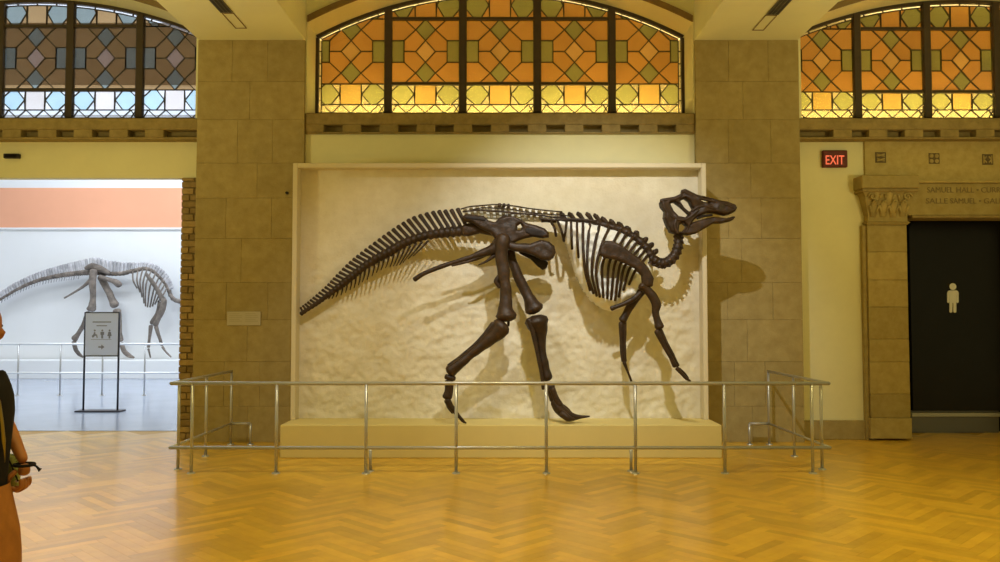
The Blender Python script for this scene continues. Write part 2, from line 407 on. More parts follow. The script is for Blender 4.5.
def window_bay(idx, cx, pitch, half, ysill, yt1, yt2, ylead, yspr, ytop, wallx, cool):
    zs, zt1, zt2, zl = ZY(ysill, YG), ZY(yt1, YG), ZY(yt2, YG), ZY(ylead, YG)
    zspr, ztop = ZY(yspr, YG), ZY(ytop, YG)
    h = ztop-zspr; R = (half*half+h*h)/(2*h); zc = ztop-R
    def arc(r, n=28, hw=half):
        a0 = math.asin(min(1, hw/r)); return [(cx+r*math.sin(-a0+2*a0*i/n), zc+r*math.cos(-a0+2*a0*i/n)) for i in range(n+1)]
    # spandrel and reveal
    ar = arc(R)
    jam = half+0.012
    root = setting('wall_arch_%d' % idx)
    b = MB(); yf = YP+0.04
    pts = [(wallx[0], ar[0][1])]+ar+[(wallx[1], ar[-1][1])]
    for i in range(len(pts)-1):
        (xa, za), (xb, zb) = pts[i], pts[i+1]
        if xb-xa < 1e-4: continue
        b.prism([(xa, za), (xb, zb), (xb, CEIL), (xa, CEIL)], yf, YG+0.1)
    b.build('spandrel', 'ceiling_paint', root)
    m = MB(); o1, o2 = arc(R+0.004), arc(R+0.075)
    for i in range(len(o1)-1): m.prism([o1[i], o1[i+1], o2[i+1], o2[i]], yf-0.03, yf+0.02)
    m.build('arch_moulding', 'arch_brown', root)
    for sg in (-1, 1):
        xa, xb = sorted((cx+sg*half, wallx[0] if sg < 0 else wallx[1]))
        if xb-xa > 0.005: boxo('jamb', 'ceiling_paint', xa, xb, yf+0.0, YG+0.1, ZY(ysill, YP+0.03), ar[0][1], root)
    # cornice sill with dentils
    yc = YP+0.03
    zs_f, zmid, zbot = ZY(ysill, yc), ZY(ysill+11.5, yc), ZY(ysill+20.5, yc)
    boxo('sill_rail', 'frame_metal', cx-half, cx+half, YG-0.03, YG+0.04, zs_f, zs, root)
    cor = setting('trim_%d' % idx)
    x0, x1 = wallx
    boxo('ledge', 'stone_cornice', x0, x1, yc, YG+0.08, zmid, zs_f, cor, 0.012)
    boxo('bed_mould', 'stone_cornice', x0, x1, yc+0.15, YG+0.08, zbot+0.02, zmid, cor)
    boxo('fillet', 'stone_cornice', x0, x1, yc+0.015, YG+0.08, zbot, zbot+0.022, cor, 0.004)
    dp = 0.473 if idx == 2 else 0.455
    nd = int((x1-x0)/dp)
    for k in range(-nd//2-1, nd//2+2):
        xx = cx+k*dp
        if xx-0.12 > x0 and xx+0.12 < x1:
            boxo('dentil', 'stone_cornice', xx-0.118, xx+0.118, yc+0.005, yc+0.16, zbot+0.022, zmid, cor, 0.005)
    # window
    wn = setting('window_%d' % idx); sfx = '_cool' if cool else ''
    fw = 0.04
    m = MB(); a1, a2 = arc(R), arc(R-fw, hw=half-fw*0.5)
    for i in range(len(a1)-1): m.prism([a1[i], a1[i+1], a2[i+1], a2[i]], YG-0.03, YG+0.04)
    for sg in (-1, 1):
        xa, xb = sorted((cx+sg*half, cx+sg*(half-fw))); m.box(xa, xb, YG-0.03, YG+0.04, zs, a2[0][1])
    m.build('frame', 'frame_metal', wn)
    xs = [cx+(k-2.5)*pitch for k in range(6)]; xs[0], xs[5] = cx-half+fw, cx+half-fw
    def ztop_at(x): return zc+math.sqrt(max(0, (R-fw*0.5)**2-(x-cx)**2))
    mw = 0.048
    for k in range(1, 5):
        boxo('mullion', 'frame_metal', xs[k]-mw, xs[k]+mw, YG-0.05, YG+0.04, zs, ztop_at(xs[k]), wn, 0.008)
    for k in range(1, 4):
        for z in (zt1, zt2): boxo('transom', 'frame_metal', xs[k]+mw, xs[k+1]-mw, YG-0.03, YG+0.03, z-0.02, z+0.02, wn, 0.004)
    # panes
    Ri = R-fw-0.035; inner = arc(Ri, 20, half-fw-0.035)
    came = MB(); made = set()
    def bar(p, q, wd=0.0058):
        d = Vector((q[0]-p[0], 0, q[1]-p[1])); ln = d.length
        if ln < 0.02: return
        key = tuple(sorted([(round(p[0], 2), round(p[1], 2)), (round(q[0], 2), round(q[1], 2))]))
        if key in made: return
        made.add(key)
        d.normalize(); nx, nz = -d.z*wd, d.x*wd
        came.prism([(p[0]+nx, p[1]+nz), (q[0]+nx, q[1]+nz), (q[0]-nx, q[1]-nz), (p[0]-nx, p[1]-nz)], YG-0.008, YG+0.012)
    def pane(poly, g):
        for i in range(len(inner)-1):
            (xa, za), (xb, zb) = inner[i], inner[i+1]
            if len(poly) < 3: return
            poly = clip_half(poly, xa, za, (zb-za), -(xb-xa))
        for sg in (-1, 1):
            if len(poly) >= 3: poly = clip_half(poly, cx+sg*(half-fw-0.035), zs, -sg, 0)
        if len(poly) < 3 or area(poly) < 4e-4: return
        q = [poly[0]]
        for p in poly[1:]:
            if math.hypot(p[0]-q[-1][0], p[1]-q[-1][1]) > 2e-3: q.append(p)
        if math.hypot(q[0][0]-q[-1][0], q[0][1]-q[-1][1]) < 2e-3: q.pop()
        if len(q) < 3: return
        n = len(q)
        sgn = sum(q[i][0]*q[(i+1) % n][1]-q[(i+1) % n][0]*q[i][1] for i in range(n))
        if sgn < 0: q = q[::-1]
        vs = [(p[0], YG, p[1]) for p in q]
        me = MB(); me.add(vs, [tuple(range(n))])
        me.build('pane', g+sfx, wn)
        for i in range(n): bar(q[i], q[(i+1) % n])
    s6 = 1/6
    def rows(xa, xb):
        def M(pl, z0, z1): return [(xa+(xb-xa)*u, z0+(z1-z0)*v) for u, v in pl]
        A, B, C, D = 0.353, 0.18, 1/3, 2/3
        z0, z1 = zt2, zt1
        for kk, zc0, g in ((0, 1-s6, 'glass_green'), (1, 0.5, 'glass_peach'), (2, s6, 'glass_green')):
            pane(M([(A, zc0), (0.5, zc0-s6), (1-A, zc0), (0.5, zc0+s6)], z0, z1), g)
        for f in (lambda u: u, lambda u: 1-u):
            pane(M([(f(0), C), (f(B), C), (f(B), D), (f(0), D)], z0, z1), 'glass_green')
            for gz in (lambda v: v, lambda v: 1-v):
                pane(M([(f(B), gz(D)), (f(A), gz(1-s6)), (f(0.5), gz(D)), (f(A), gz(0.5)), (f(B), gz(0.5))], z0, z1), 'glass_amber')
                pane(M([(f(0), gz(D)), (f(B), gz(D)), (f(A), gz(1-s6)), (f(B), gz(1)), (f(0), gz(1))], z0, z1), 'glass_amber')
                pane(M([(f(B), gz(1)), (f(A), gz(1-s6)), (f(0.5), gz(1))], z0, z1), 'glass_amber')
        def band(z0, z1, sq, gr, cl):
            pane(M([(.345, 0), (.655, 0), (.655, 1), (.345, 1)], z0, z1), sq)
            for f in (lambda u: u, lambda u: 1-u):
                pane(M([(f(0), .35), (f(.12), 0), (f(.21), 0), (f(.335), .5), (f(.21), 1), (f(.12), 1), (f(0), .65)], z0, z1), gr)
                pane(M([(f(0), 0), (f(.12), 0), (f(0), .35)], z0, z1), cl); pane(M([(f(0), 1), (f(.12), 1), (f(0), .65)], z0, z1), cl)
                pane(M([(f(.21), 0), (f(.345), 0), (f(.335), .5)], z0, z1), cl); pane(M([(f(.21), 1), (f(.345), 1), (f(.335), .5)], z0, z1), cl)
        band(zl, zt2, 'glass_square', 'glass_green_light', 'glass_clear')
        u = [0, .08, .22, .36, .5, .64, .78, .92, 1]
        for i in range(8):
            va, vb = (0, 1) if i % 2 == 0 else (1, 0)
            if i < 7: pane(M([(u[i], va), (u[i+1], vb), (u[min(i+2, 8)], va)] if i % 1 == 0 else [], zs, zl), 'glass_clear')
        pane(M([(0, 0), (0, 1), (.08, 1)], zs, zl), 'glass_clear'); pane(M([(1, 0), (.92, 0), (1, 1)], zs, zl), 'glass_clear')
        band(zt1, zt1+(zt2-zl)*1.35, 'glass_amber', 'glass_green', 'glass_amber')
        band(zt1+(zt2-zl)*1.35, zt1+(zt2-zl)*2.5, 'glass_amber', 'glass_green', 'glass_amber')
    for k in range(5):
        xa = xs[k]+(mw if k > 0 else 0); xb = xs[k+1]-(mw if k < 4 else 0)
        if k == 0: xa = cx-2.5*pitch+mw
        if k == 4: xb = cx+2.5*pitch-mw
        rows(xa, xb)
    # clear border along arch and jambs
    o1, o2 = arc(R-fw*0.8, 18, half-fw), arc(Ri, 18, half-fw-0.035)
    for i in range(18):
        me = MB(); me.add([(o1[i][0], YG, o1[i][1]), (o1[i+1][0], YG, o1[i+1][1]), (o2[i+1][0], YG, o2[i+1][1]), (o2[i][0], YG, o2[i][1])], [(0, 1, 2, 3)])
        me.build('border_pane', 'glass_border'+sfx, wn)
        bar(o1[i], o2[i], 0.006)
    zj = o2[0][1]
    for sg in (-1, 1):
        xa, xb = sorted((cx+sg*(half-fw), cx+sg*(half-fw-0.035)))
        for i in range(6):
            za, zb = zs+(zj-zs)*i/6, zs+(zj-zs)*(i+1)/6
            me = MB(); me.add([(xa, YG, za), (xb, YG, za), (xb, YG, zb), (xa, YG, zb)], [(0, 1, 2, 3)])
            me.build('border_pane', 'glass_border'+sfx, wn); bar((xa, za), (xb, za), 0.006)
    came.build('lead_came', 'lead', wn)
    # light box behind the amber windows
    if not cool:
        lb = setting('wall_light_box_%d' % idx)
        boxo('back_board', 'box_white', cx-half-0.3, cx+half+0.3, YG+0.62, YG+0.70, zs-0.25, ztop+0.3, lb)
        boxo('bottom_board', 'box_white', cx-half-0.3, cx+half+0.3, YG+0.10, YG+0.62, zs-0.25, zs-0.20, lb)
        boxo('top_board', 'box_white', cx-half-0.3, cx+half+0.3, YG+0.10, YG+0.62, ztop+0.25, ztop+0.3, lb)
        for sg in (-1, 1):
            xa, xb = sorted((cx+sg*(half+0.25), cx+sg*(half+0.3))); boxo('end_board', 'box_white', xa, xb, YG+0.10, YG+0.62, zs-0.2, ztop+0.25, lb)
        t = MB(); t.tube([(cx-half+0.05, YG+0.48, zs-0.06), (cx+half-0.05, YG+0.48, zs-0.06)], [0.02, 0.02], 8)
        to = t.build('glow_tube', 'tube', lb)
        t = MB(); ap = arc(R+0.03, 24); t.tube([(p[0], YG+0.22, p[1]) for p in ap], [0.03]*len(ap), 8); t.build('glow_tube', 'arch_glow', lb)  # invented arch tube, added so the border panes look bright
    return zs, zbot
ZS2, ZB2 = window_bay(2, 0.0, 1.0, P(684, 75, YG).x, 113, 19, 84, 104.5, 36, -9, (PL[1], PR[0]), False)
ZS3, ZB3 = window_bay(3, P(961, 60, YG).x, 0.936, 2.34, 118, 29, 92, 110, 37, 0.5, (PR[1], 9.4), False)
ZS1, ZB1 = window_bay(1, P(36, 60, YG).x, 0.936, 2.34, 118, 26.5, 90, 110, 37, 0.0, (-9.4, PL[0]), True)

# ---- walls under the windows
struct(boxo('wall_center', 'plaster', PL[1], PR[0], 10.53, 11.3, 0, ZB2+0.03))
XJ = P(181, 300, YW).x
zlin = ZY(178, YW)
wl = setting('wall_left')
boxo('lintel_wall', 'plaster', -9.4, PL[0], YW, YW+0.14, zlin, ZB1+0.03, wl)
boxo('lintel_back', 'gallery_wall', -9.4, PL[0], YW+0.14, 11.35, zlin+0.45, ZB1+0.03, wl)
boxo('far_pier', 'plaster', -9.4, -2*BAYX-XJ, YW, 11.35, 0, zlin, wl)
# brick jamb
boxo('jamb_core', 'mortar', XJ+0.008, PL[0], YW-0.02, YW+0.14, 0, zlin, wl)
boxo('jamb_back', 'gallery_wall', XJ+0.012, PL[0], YW+0.36, 11.35, 0, zlin+0.45, wl)
z = 0.0; k = 0; hb = 0.085
while z < zlin-0.03:
    h = min(hb, zlin-z)
    cut = XJ+(PL[0]-XJ)*(0.62 if k % 2 else 0.40)
    if k % 3 == 2: segs = [(XJ, PL[0])]
    else: segs = [(XJ, cut-0.006), (cut+0.006, PL[0])]
    for (a, c) in segs:
        boxo('brick', 'brick', a, c, YW-0.035-random.uniform(0, 0.012), YW+0.35, z+0.006, z+h-0.006, wl, 0.006)
    z += h; k += 1
# dark fixture over the opening
t = thing('sensor_box', 'small black rectangular fixture on the plaster wall above the gallery opening', 'fixture')
a, c = P(3, 153.5, YW-0.06), P(18.5, 158, YW-0.06)
boxo('housing', 'black_plastic', a.x, c.x, YW-0.06, YW, c.z, a.z, t, 0.008)
boxo('lens', 'dark_gap', a.x+0.03, c.x-0.03, YW-0.066, YW-0.06, c.z+0.012, a.z-0.012, t)

# ---- right wall with base course
XP = P(868, 300, YW).x
wr = setting('wall_right')
boxo('plaster_face', 'plaster', PR[1], XP+0.05, YW, 11.35, 0, ZB3+0.03, wr)
zb = ZY(420, YW)
boxo('baseboard_right', 'stone', PR[1], XP, YW-0.04, YW+0.05, 0, zb, wr, 0.006)
boxo('upper_wall', 'stone_portal', XP-0.02, 9.4, YW-0.04, 11.35, ZY(181, YW), ZB3+0.03, wr)

# ---- portal
po = setting('stone_portal')
YQ = 10.60
x0, x1 = P(869, 320, YQ).x, P(908.5, 320, YQ).x
def blocks(x0, x1, mirror=False):
    ys = [438.5, 418, 394, 362, 339, 307, 280, 252, 225]
    for i in range(len(ys)-1):
        za, zb_ = max(0, ZY(ys[i], YQ)), ZY(ys[i+1], YQ)
        boxo('stone_block', 'stone_portal', x0+(0 if i else -0.02), x1, YQ-(0.03 if i == 0 else random.uniform(0, 0.004)), YQ+0.5, za+0.0015, zb_-0.0015, po, 0.004)
blocks(x0, x1)
mx = 2*BAYX+0.05
blocks(mx-x1, mx-x0)
boxo('pilaster_edge', 'stone_portal', x0-0.05, x0-0.002, YQ+0.03, YQ+0.5, 0, ZY(225, YQ), po, 0.006)
def capital(x0, x1):
    zb_, zt_ = ZY(225, YQ), ZY(177, YQ)
    zab = ZY(190, YQ)
    cxx = (x0+x1)/2; hw = (x1-x0)/2
    prof = [(zb_, 0.0), (zb_+0.03, 0.025), (zb_+0.05, 0.0), (zb_+0.12, 0.0), ((zb_+zab)/2, 0.025), (zab-0.08, 0.06), (zab-0.02, 0.10), (zab, 0.10)]
    b = MB(); rings = []
    for z, e in prof: rings.append([(cxx-hw-e, YQ-0.03-e, z), (cxx+hw+e, YQ-0.03-e, z), (cxx+hw+e, YQ+0.45, z), (cxx-hw-e, YQ+0.45, z)])
    vs = [p for r in rings for p in r]; fs = [(3, 2, 1, 0), tuple(range(len(vs)-4, len(vs)))]
    for i in range(len(rings)-1):
        for k in range(4): fs.append((i*4+k, i*4+(k+1) % 4, i*4+4+(k+1) % 4, i*4+4+k))
    b.add(vs, fs); b.build('capital_bell', 'stone_portal', po)
    boxo('abacus', 'stone_portal', cxx-hw-0.125, cxx+hw+0.10, YQ-0.16, YQ+0.45, zab, zt_, po, 0.012)
    boxo('abacus_lip', 'stone_cornice', cxx-hw-0.115, cxx+hw+0.09, YQ-0.15, YQ+0.45, zab-0.045, zab-0.003, po, 0.01)
    # carved leaves
    for row, (zz, n, hh, yo) in enumerate(((zb_+0.10, 4, 0.20, 0.03), (zb_+0.24, 3, 0.20, 0.055))):
        for k in range(n):
            xx = cxx-hw+(k+0.5)*2*hw/n
            m = MB()
            m.tube([(xx, YQ-yo, zz), (xx, YQ-yo-0.02, zz+hh*0.5), (xx, YQ-yo-0.045, zz+hh*0.85), (xx, YQ-yo-0.09, zz+hh), (xx, YQ-yo-0.10, zz+hh*0.86)],
                   [0.035, 0.055, 0.042, 0.026, 0.010], 8, 0.35)
            m.tube([(xx-0.03, YQ-yo-0.02, zz+0.05), (xx-0.06, YQ-yo-0.05, zz+hh*0.7)], [0.012, 0.016], 6)
            m.tube([(xx+0.03, YQ-yo-0.02, zz+0.05), (xx+0.06, YQ-yo-0.05, zz+hh*0.7)], [0.012, 0.016], 6)
            m.build('carved_leaf', 'stone_portal', po, True)
    for sg in (-1, 1):
        m = MB(); pts = []; rr = []
        for k in range(15):
            a = k*0.55; r = 0.055*(1-k/18)
            pts.append((cxx+sg*(hw*0.80+0.02)+sg*r*math.cos(a), YQ-0.11, zab-0.10+r*math.sin(a))); rr.append(0.013)
        m.tube(pts, rr, 6); m.build('volute', 'stone_portal', po, True)
capital(x0, x1); capital(mx-x1, mx-x0)
zl0, zl1 = ZY(215.5, YQ), ZY(181, YQ)
boxo('lintel', 'stone_portal', x1+0.01, mx-x1-0.01, YQ-0.02, YQ+0.35, zl0, zl1-0.03, po, 0.01)
boxo('lintel_cap', 'stone_portal', x1+0.06, mx-x1-0.06, YQ-0.06, YQ+0.3, zl1-0.03, zl1, po, 0.008)
boxo('lintel_soffit_mould', 'stone_cornice', x1+0.06, mx-x1-0.06, YQ-0.035, YQ+0.3, zl0-0.035, zl0, po, 0.008)
ta = P(926, 193, YQ); tb = P(926, 203.5, YQ)
for line, x_in, py, tot in ((('SAMUEL', 'HALL', '\u2022', 'CURRELLY', 'GALLERY'), ta.x, 192.8, 1.60), (('SALLE', 'SAMUEL', '\u2022', 'GALERIE', 'CURRELLY'), ta.x-0.02, 203.8, 1.64)):
    n_ch = sum(len(w_) for w_ in line)+4*0.6; u_ = tot/n_ch; xx = x_in
    for w_ in line:
        wd_ = u_*len(w_)*(0.5 if len(w_) == 1 else 1)
        text_mesh('inscription_word', w_, 'carving_text', (xx, YQ-0.022, P(500, py, YQ).z), 0.10, po, width=wd_)
        xx += wd_+u_*0.6
for i, (px, py) in enumerate(((880.5, 157.5), (934, 158.5), (987.5, 159.5))):
    c = P(px, py, YW-0.04); r = 0.07
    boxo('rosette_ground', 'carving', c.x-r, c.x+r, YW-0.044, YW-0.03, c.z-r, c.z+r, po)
    for qx in (-1, 1):
        for qz in (-1, 1):
            m = MB()
            if i == 1: m.ball((c.x+qx*0.034, YW-0.046, c.z+qz*0.034), 0.028, 1, 0.5, 1, 8, 5)
            elif i == 0: m.tube([(c.x-0.05*qx, YW-0.046, c.z+qz*0.045), (c.x+0.05*qx, YW-0.046, c.z+qz*0.015)], [0.010, 0.012], 6)
            else: m.tube([(c.x+qx*0.05, YW-0.046, c.z-qz*0.052), (c.x+qx*0.05, YW-0.046, c.z+qz*0.0), (c.x+qx*0.015, YW-0.046, c.z+qz*0.04)], [0.010]*3, 6)
            m.build('carved_petal', 'stone_portal', po, True)
# ---- black restroom screen in the portal
rs = thing('restroom_screen', 'glossy black entrance panel with white standing man pictogram', 'panel')
YB = 11.32
xa, xb = P(907.5, 320, YB).x, mx-P(907.5, 320, YB).x
za, zt_ = ZY(410, YB), ZY(222.5, YB)
rc = 0.10
poly = [(xa, za), (xb, za)]+[(xb-rc+rc*math.cos(a), zt_-rc+rc*math.sin(a)) for a in [math.pi/2*i/8 for i in range(9)]]+[(xa+rc-rc*math.sin(a), zt_-rc+rc*math.cos(a)) for a in [math.pi/2*i/8 for i in range(9)]]
m = MB(); m.prism(poly, YB-0.10, YB+0.02); m.build('panel', 'black_panel', rs)
boxo('void_backing', 'dark_gap', x1-0.05, mx-x1+0.05, YB+0.10, YB+0.14, 0, zl0+0.35, rs)
boxo('kick_plate', 'kick', xa+0.01, xb-0.01, YB-0.02, YB+0.02, 0.0, za, rs)
boxo('kick_rail', 'kick_bright', xa+0.005, xb-0.005, YB-0.05, YB-0.02, ZY(416.5, YB), ZY(412, YB), rs, 0.006)
m = MB(); yf = YB-0.108
c = P(953, 286.6, yf); s = yf/F
m.prism([(c.x+3.4*s*math.cos(a), c.z+3.4*s*math.sin(a)) for a in [2*math.pi*i/20 for i in range(20)]], yf, yf+0.007)
def ic(px, py): q = P(px, py, yf); return (q.x, q.z)
body = [(949.3, 290.4), (956.7, 290.4), (958, 291.2), (958.7, 292.8), (958.7, 302.2), (957.7, 303), (956.7, 302.2), (956.7, 295), (956.4, 295), (956.4, 312), (955.0, 312.8), (953.6, 312), (953.4, 303), (952.6, 303), (952.4, 312), (951, 312.8), (949.6, 312), (949.6, 295), (949.3, 295), (949.3, 302.2), (948.3, 303), (947.3, 302.2), (947.3, 292.8), (948, 291.2)]
m.prism([ic(*p) for p in body], yf, yf+0.007)
m.build('man_pictogram', 'white', rs)

# ---- exit sign
ex = thing('exit_sign', 'dark red exit sign with glowing letters on the plaster wall', 'sign')
a, c = P(821, 151, YW), P(846, 168, YW)
boxo('housing', 'exit_box', a.x, c.x, YW-0.06, YW, c.z, a.z, ex, 0.01)
m = MB(); 
e = P(834.5, 164.2, YW-0.06)
text_mesh('letters', 'EXIT', 'exit_red', (P(825, 164, YW-0.06).x, YW-0.064, P(825, 164.4, YW-0.06).z), 0.17, ex, depth=0.004, width=P(843.5, 164, YW-0.06).x-P(825, 164, YW-0.06).x)
# ---- placard on the left pillar
pc = thing('wall_placard', 'pale rectangular text placard on the stone pillar beside the tail', 'placard')
a, c = P(227.5, 311.5, YP), P(261, 325.5, YP)
boxo('plate', 'placard', a.x, c.x, YP-0.018, YP-0.004, c.z, a.z, pc, 0.004)
for col in (0, 1):
    for r in range(5):
        xa_ = a.x+0.03+col*0.20; wd = 0.16*(1 if r % 3 else 0.8)
        boxo('print_line', 'placard_ink', xa_, xa_+wd, YP-0.0195, YP-0.0175, a.z-0.030-r*0.024, a.z-0.022-r*0.024, pc)
bo = MB(); q = P(287, 193, YP); bo.tube([(q.x, YP-0.03, q.z), (q.x, YP-0.002, q.z)], [0.016, 0.02], 8)
tag(bo.build('wall_bolt', 'black_plastic'), 'small dark bolt in the stone pillar above the tail', 'bolt')

# ================================================================== DISPLAY PANEL AND PLINTH
YF = 9.70; YM = 9.88; YPF = 9.26
zp = ZY(425, YPF)
pt = struct(boxo('plinth', 'plinth', P(280, 440, YPF).x, P(722, 440, YPF).x, YPF, YP-0.02, 0, zp, bevel=0.008))
tag(pt, 'long low tan plinth under the mounted skeleton', 'plinth'); del pt['kind']
dp = thing('display_panel', 'large cream plaster panel with thin raised rim behind the dark skeleton', 'panel')
xl, xr = P(291.5, 300, YF).x, P(707.5, 300, YF).x
ztp = ZY(163, YF); rw = 0.055
boxo('rim', 'panel_rim', xl, xl+rw, YF, YP-0.015, zp, ztp, dp, 0.006)
boxo('rim', 'panel_rim', xr-rw, xr, YF, YP-0.015, zp, ztp, dp, 0.006)
boxo('rim', 'panel_rim', xl+rw, xr-rw, YF, YP-0.015, ztp-rw, ztp, dp, 0.006)
nx, nz = 260, 170
vs, fs = [], []
for j in range(nz+1):
    for i in range(nx+1):
        x = xl+rw+(xr-xl-2*rw)*i/nx; z = zp+(ztp-rw-zp)*j/nz
        px = 500+x*F/YM; 
        g = (z-zp)/(ztp-zp)
        rough = max(0.12, min(1.0, (0.78-g)*3.0))
        d = noise.fractal(Vector((x*3.0, z*3.0, 0)), 1.0, 2.0, 5)*0.030*rough+noise.noise(Vector((x*13, z*13, 4)))*0.014*rough+noise.noise(Vector((x*30, z*24, 8)))*0.006*rough
        edge = min(i, nx-i, nz-j)/6.0
        d = max(-0.03, min(0.035, d))*min(1.0, edge)
        vs.append((x, YM-d, z))
for j in range(nz):
    for i in range(nx):
        a = j*(nx+1)+i; fs.append((a, a+1, a+nx+2, a+nx+1))
m = MB(); m.add(vs, fs); o = m.build('plaster_matrix', 'matrix', dp, True)
o.data.flip_normals() if o.data.polygons[0].normal.y > 0 else None
boxo('backing_board', 'panel_rim', xl+rw, xr-rw, YM+0.04, YP-0.02, zp, ztp-rw, dp)

# ================================================================== BARRIER RAIL
def rail(m, pts, r): m.tube(pts, [r]*len(pts), 10)
br = thing('barrier_rail', 'low stainless steel two-bar barrier standing in front of the plinth', 'railing')
YR = 8.36; XS = 3.30; YE = 10.25
zt, zlow = 0.895, 0.255
for z, r, nm in ((zt, 0.019, 'top_rail'), (zlow, 0.017, 'bottom_rail')):
    m = MB(); rail(m, [(-XS, YR, z), (XS, YR, z)], r); m.build(nm, 'steel', br, True)
    for sg in (-1, 1):
        m = MB(); rail(m, [(sg*XS, YR, z), (sg*XS, YE, z)], r*0.85); m.build(nm, 'steel', br, True)
def post(x, y, top, r=0.0165, z0=0.0):
    m = MB(); rail(m, [(x, y, z0), (x, y, top)], r); o = m.build('post', 'steel', br, True)
    f = MB(); f.tube([(x, y, 0), (x, y, 0.012)], [0.042, 0.036], 12); f.build('foot_flange', 'steel', o)
for px in (194, 278, 367, 456.5, 546, 634.5, 723, 810): post((px-500)*YR/F, YR, zt)
for sg in (-1, 1):
    for y in (8.58, 9.38, YE): post(sg*XS, y, zt, 0.016)
    xe = sg*(XS-0.24)
    m = MB(); rail(m, [(sg*XS, YE, zlow), (xe, YE, zlow)], 0.018); m.build('return_bar', 'steel', br, True)
    post(xe, YE, zlow, 0.016)
for px in (371.5, 630): post((px-500)*(YR+0.12)/F, YR+0.12, zlow-0.01, 0.016)

# ================================================================== SKELETONS
def inflate(name, outer, holes, Y, T, wdt, m, parent, step=0.7, ydepth=None, scale=1.0):
    """solid plate with rounded edges: outline in photo pixels taken at depth Y, T = half thickness (m)"""
    def seg(poly): 
        p = np.array(poly, float); return p, np.roll(p, -1, 0)
    loops = [outer]+list(holes)
    A = np.concatenate([seg(l)[0] for l in loops]); B = np.concatenate([seg(l)[1] for l in loops])
    mn, mxx = np.min(np.array(outer), 0)-step, np.max(np.array(outer), 0)+step
    gx = np.arange(mn[0], mxx[0]+step, step); gy = np.arange(mn[1], mxx[1]+step, step)
    X, Yy = np.meshgrid(gx, gy); pts = np.stack([X.ravel(), Yy.ravel()], 1)
    d = np.full(len(pts), 1e9); near = pts.copy(); ins = np.zeros(len(pts), bool)
    for a, c in zip(A, B):
        ab = c-a; t = np.clip(((pts-a)@ab)/max(ab@ab, 1e-9), 0, 1)
        q = a+t[:, None]*ab; dd = np.hypot(*(pts-q).T); k = dd < d; d[k] = dd[k]; near[k] = q[k]
        cr = (a[1] > pts[:, 1]) != (c[1] > pts[:, 1])
        if abs(c[1]-a[1]) > 1e-9:
            xi = a[0]+(pts[:, 1]-a[1])*(c[0]-a[0])/(c[1]-a[1]); ins ^= cr & (pts[:, 0] < xi)
    sd = np.where(ins, d, -d)
    bnd = np.abs(sd) < step*0.55
    keep = (sd > 0) | bnd
    pos = np.where(bnd[:, None], near, pts); th = np.where(bnd, 0.0, np.clip(sd, 0, None))
    u = np.clip(th/wdt, 0, 1); th = T*np.sqrt(1-(1-u)**2)
    nxg, nyg = len(gx), len(gy)
    fi, bi, vs, fs = {}, {}, [], []
    def vid(i, back):
        dct = bi if (back and th[i] > 0) else fi
        if i not in dct:
            w_ = P(pos[i][0], pos[i][1], Y)
            nz_ = 1+0.18*noise.noise(w_*14)
            dct[i] = len(vs); vs.append((w_.x, Y+(th[i] if back else -th[i])*nz_+(ydepth(pos[i][0], pos[i][1]) if ydepth else 0), w_.z))
        return dct[i]
    for j in range(nyg-1):
        for i in range(nxg-1):
            q = [j*nxg+i, j*nxg+i+1, (j+1)*nxg+i+1, (j+1)*nxg+i]
            if all(keep[k] for k in q) and (sum(not bnd[k] for k in q) >= 1):
                fs.append(tuple(vid(k, False) for k in q)); fs.append(tuple(vid(k, True) for k in q[::-1]))
    b = MB(); b.add(vs, fs)
    return b.build(name, m, parent, True)

def bone(name, pts, m, parent, Y, n=6, seg=10, flat=0.9, jit=0.22, mb=None, caps=True):
    """pts: (px, py, depth offset, radius px)"""
    c = crom(pts, n); P3, R3 = [], []
    for (px, py, dy, r) in c:
        P3.append(P(px, py, Y+dy)); R3.append(max(0.05, r)*Y/F)
    if caps:
        d0 = (P3[0]-P3[1]).normalized(); d1 = (P3[-1]-P3[-2]).normalized()
        P3 = [P3[0]+d0*R3[0]*0.55, P3[0]+d0*R3[0]*0.35]+P3+[P3[-1]+d1*R3[-1]*0.35, P3[-1]+d1*R3[-1]*0.55]
        R3 = [R3[0]*0.35, R3[0]*0.8]+R3+[R3[-1]*0.8, R3[-1]*0.35]
    b = mb or MB()
    b.tube(P3, R3, seg, flat, jit=jit, seed=pts[0][0])
    if mb: return None
    return b.build(name, m, parent, True)

sk = thing('dinosaur_skeleton', 'dark brown duck-billed dinosaur skeleton mounted on the cream plaster panel', 'skeleton')
Y0 = 9.47
# --- tail: vertebrae with neural spines, chevrons
top_c = [(299.5, 308.5), (310, 300.5), (325, 287.5), (336, 276), (349, 263), (361, 253), (377, 241), (388, 233), (400, 225), (413.5, 217.5), (433.5, 212), (449, 210.5), (461, 208.5)]
mid_b = [(300.5, 311.5), (314, 303), (330, 290.5), (343, 279.5), (357, 267.5), (369.5, 258), (386, 248), (397, 241.5), (410, 236), (424.5, 231.5), (443, 227.5), (458, 226), (469, 225.5)]
low_c = [(302, 316), (319, 304), (336, 292), (351, 281), (364, 271.5), (376, 263.5), (394, 254.5), (404, 248.5), (416, 243), (430, 239), (447, 237.5), (461, 236.5), (471, 235.5)]
def along(c, t):
    c2 = crom(c, 8); k = t*(len(c2)-1); i = min(int(k), len(c2)-2); f = k-i
    return (c2[i][0]+(c2[i+1][0]-c2[i][0])*f, c2[i][1]+(c2[i+1][1]-c2[i][1])*f)
def tdy(x): return 0.30*max(0.0, min(1.0, (470-x)/130))**0.8     # the tail bends in towards the plaster
fine = crom(mid_b, 8); cum = [0.0]
for a, c in zip(fine, fine[1:]): cum.append(cum[-1]+math.hypot(c[0]-a[0], c[1]-a[1]))
edges = [0.0]
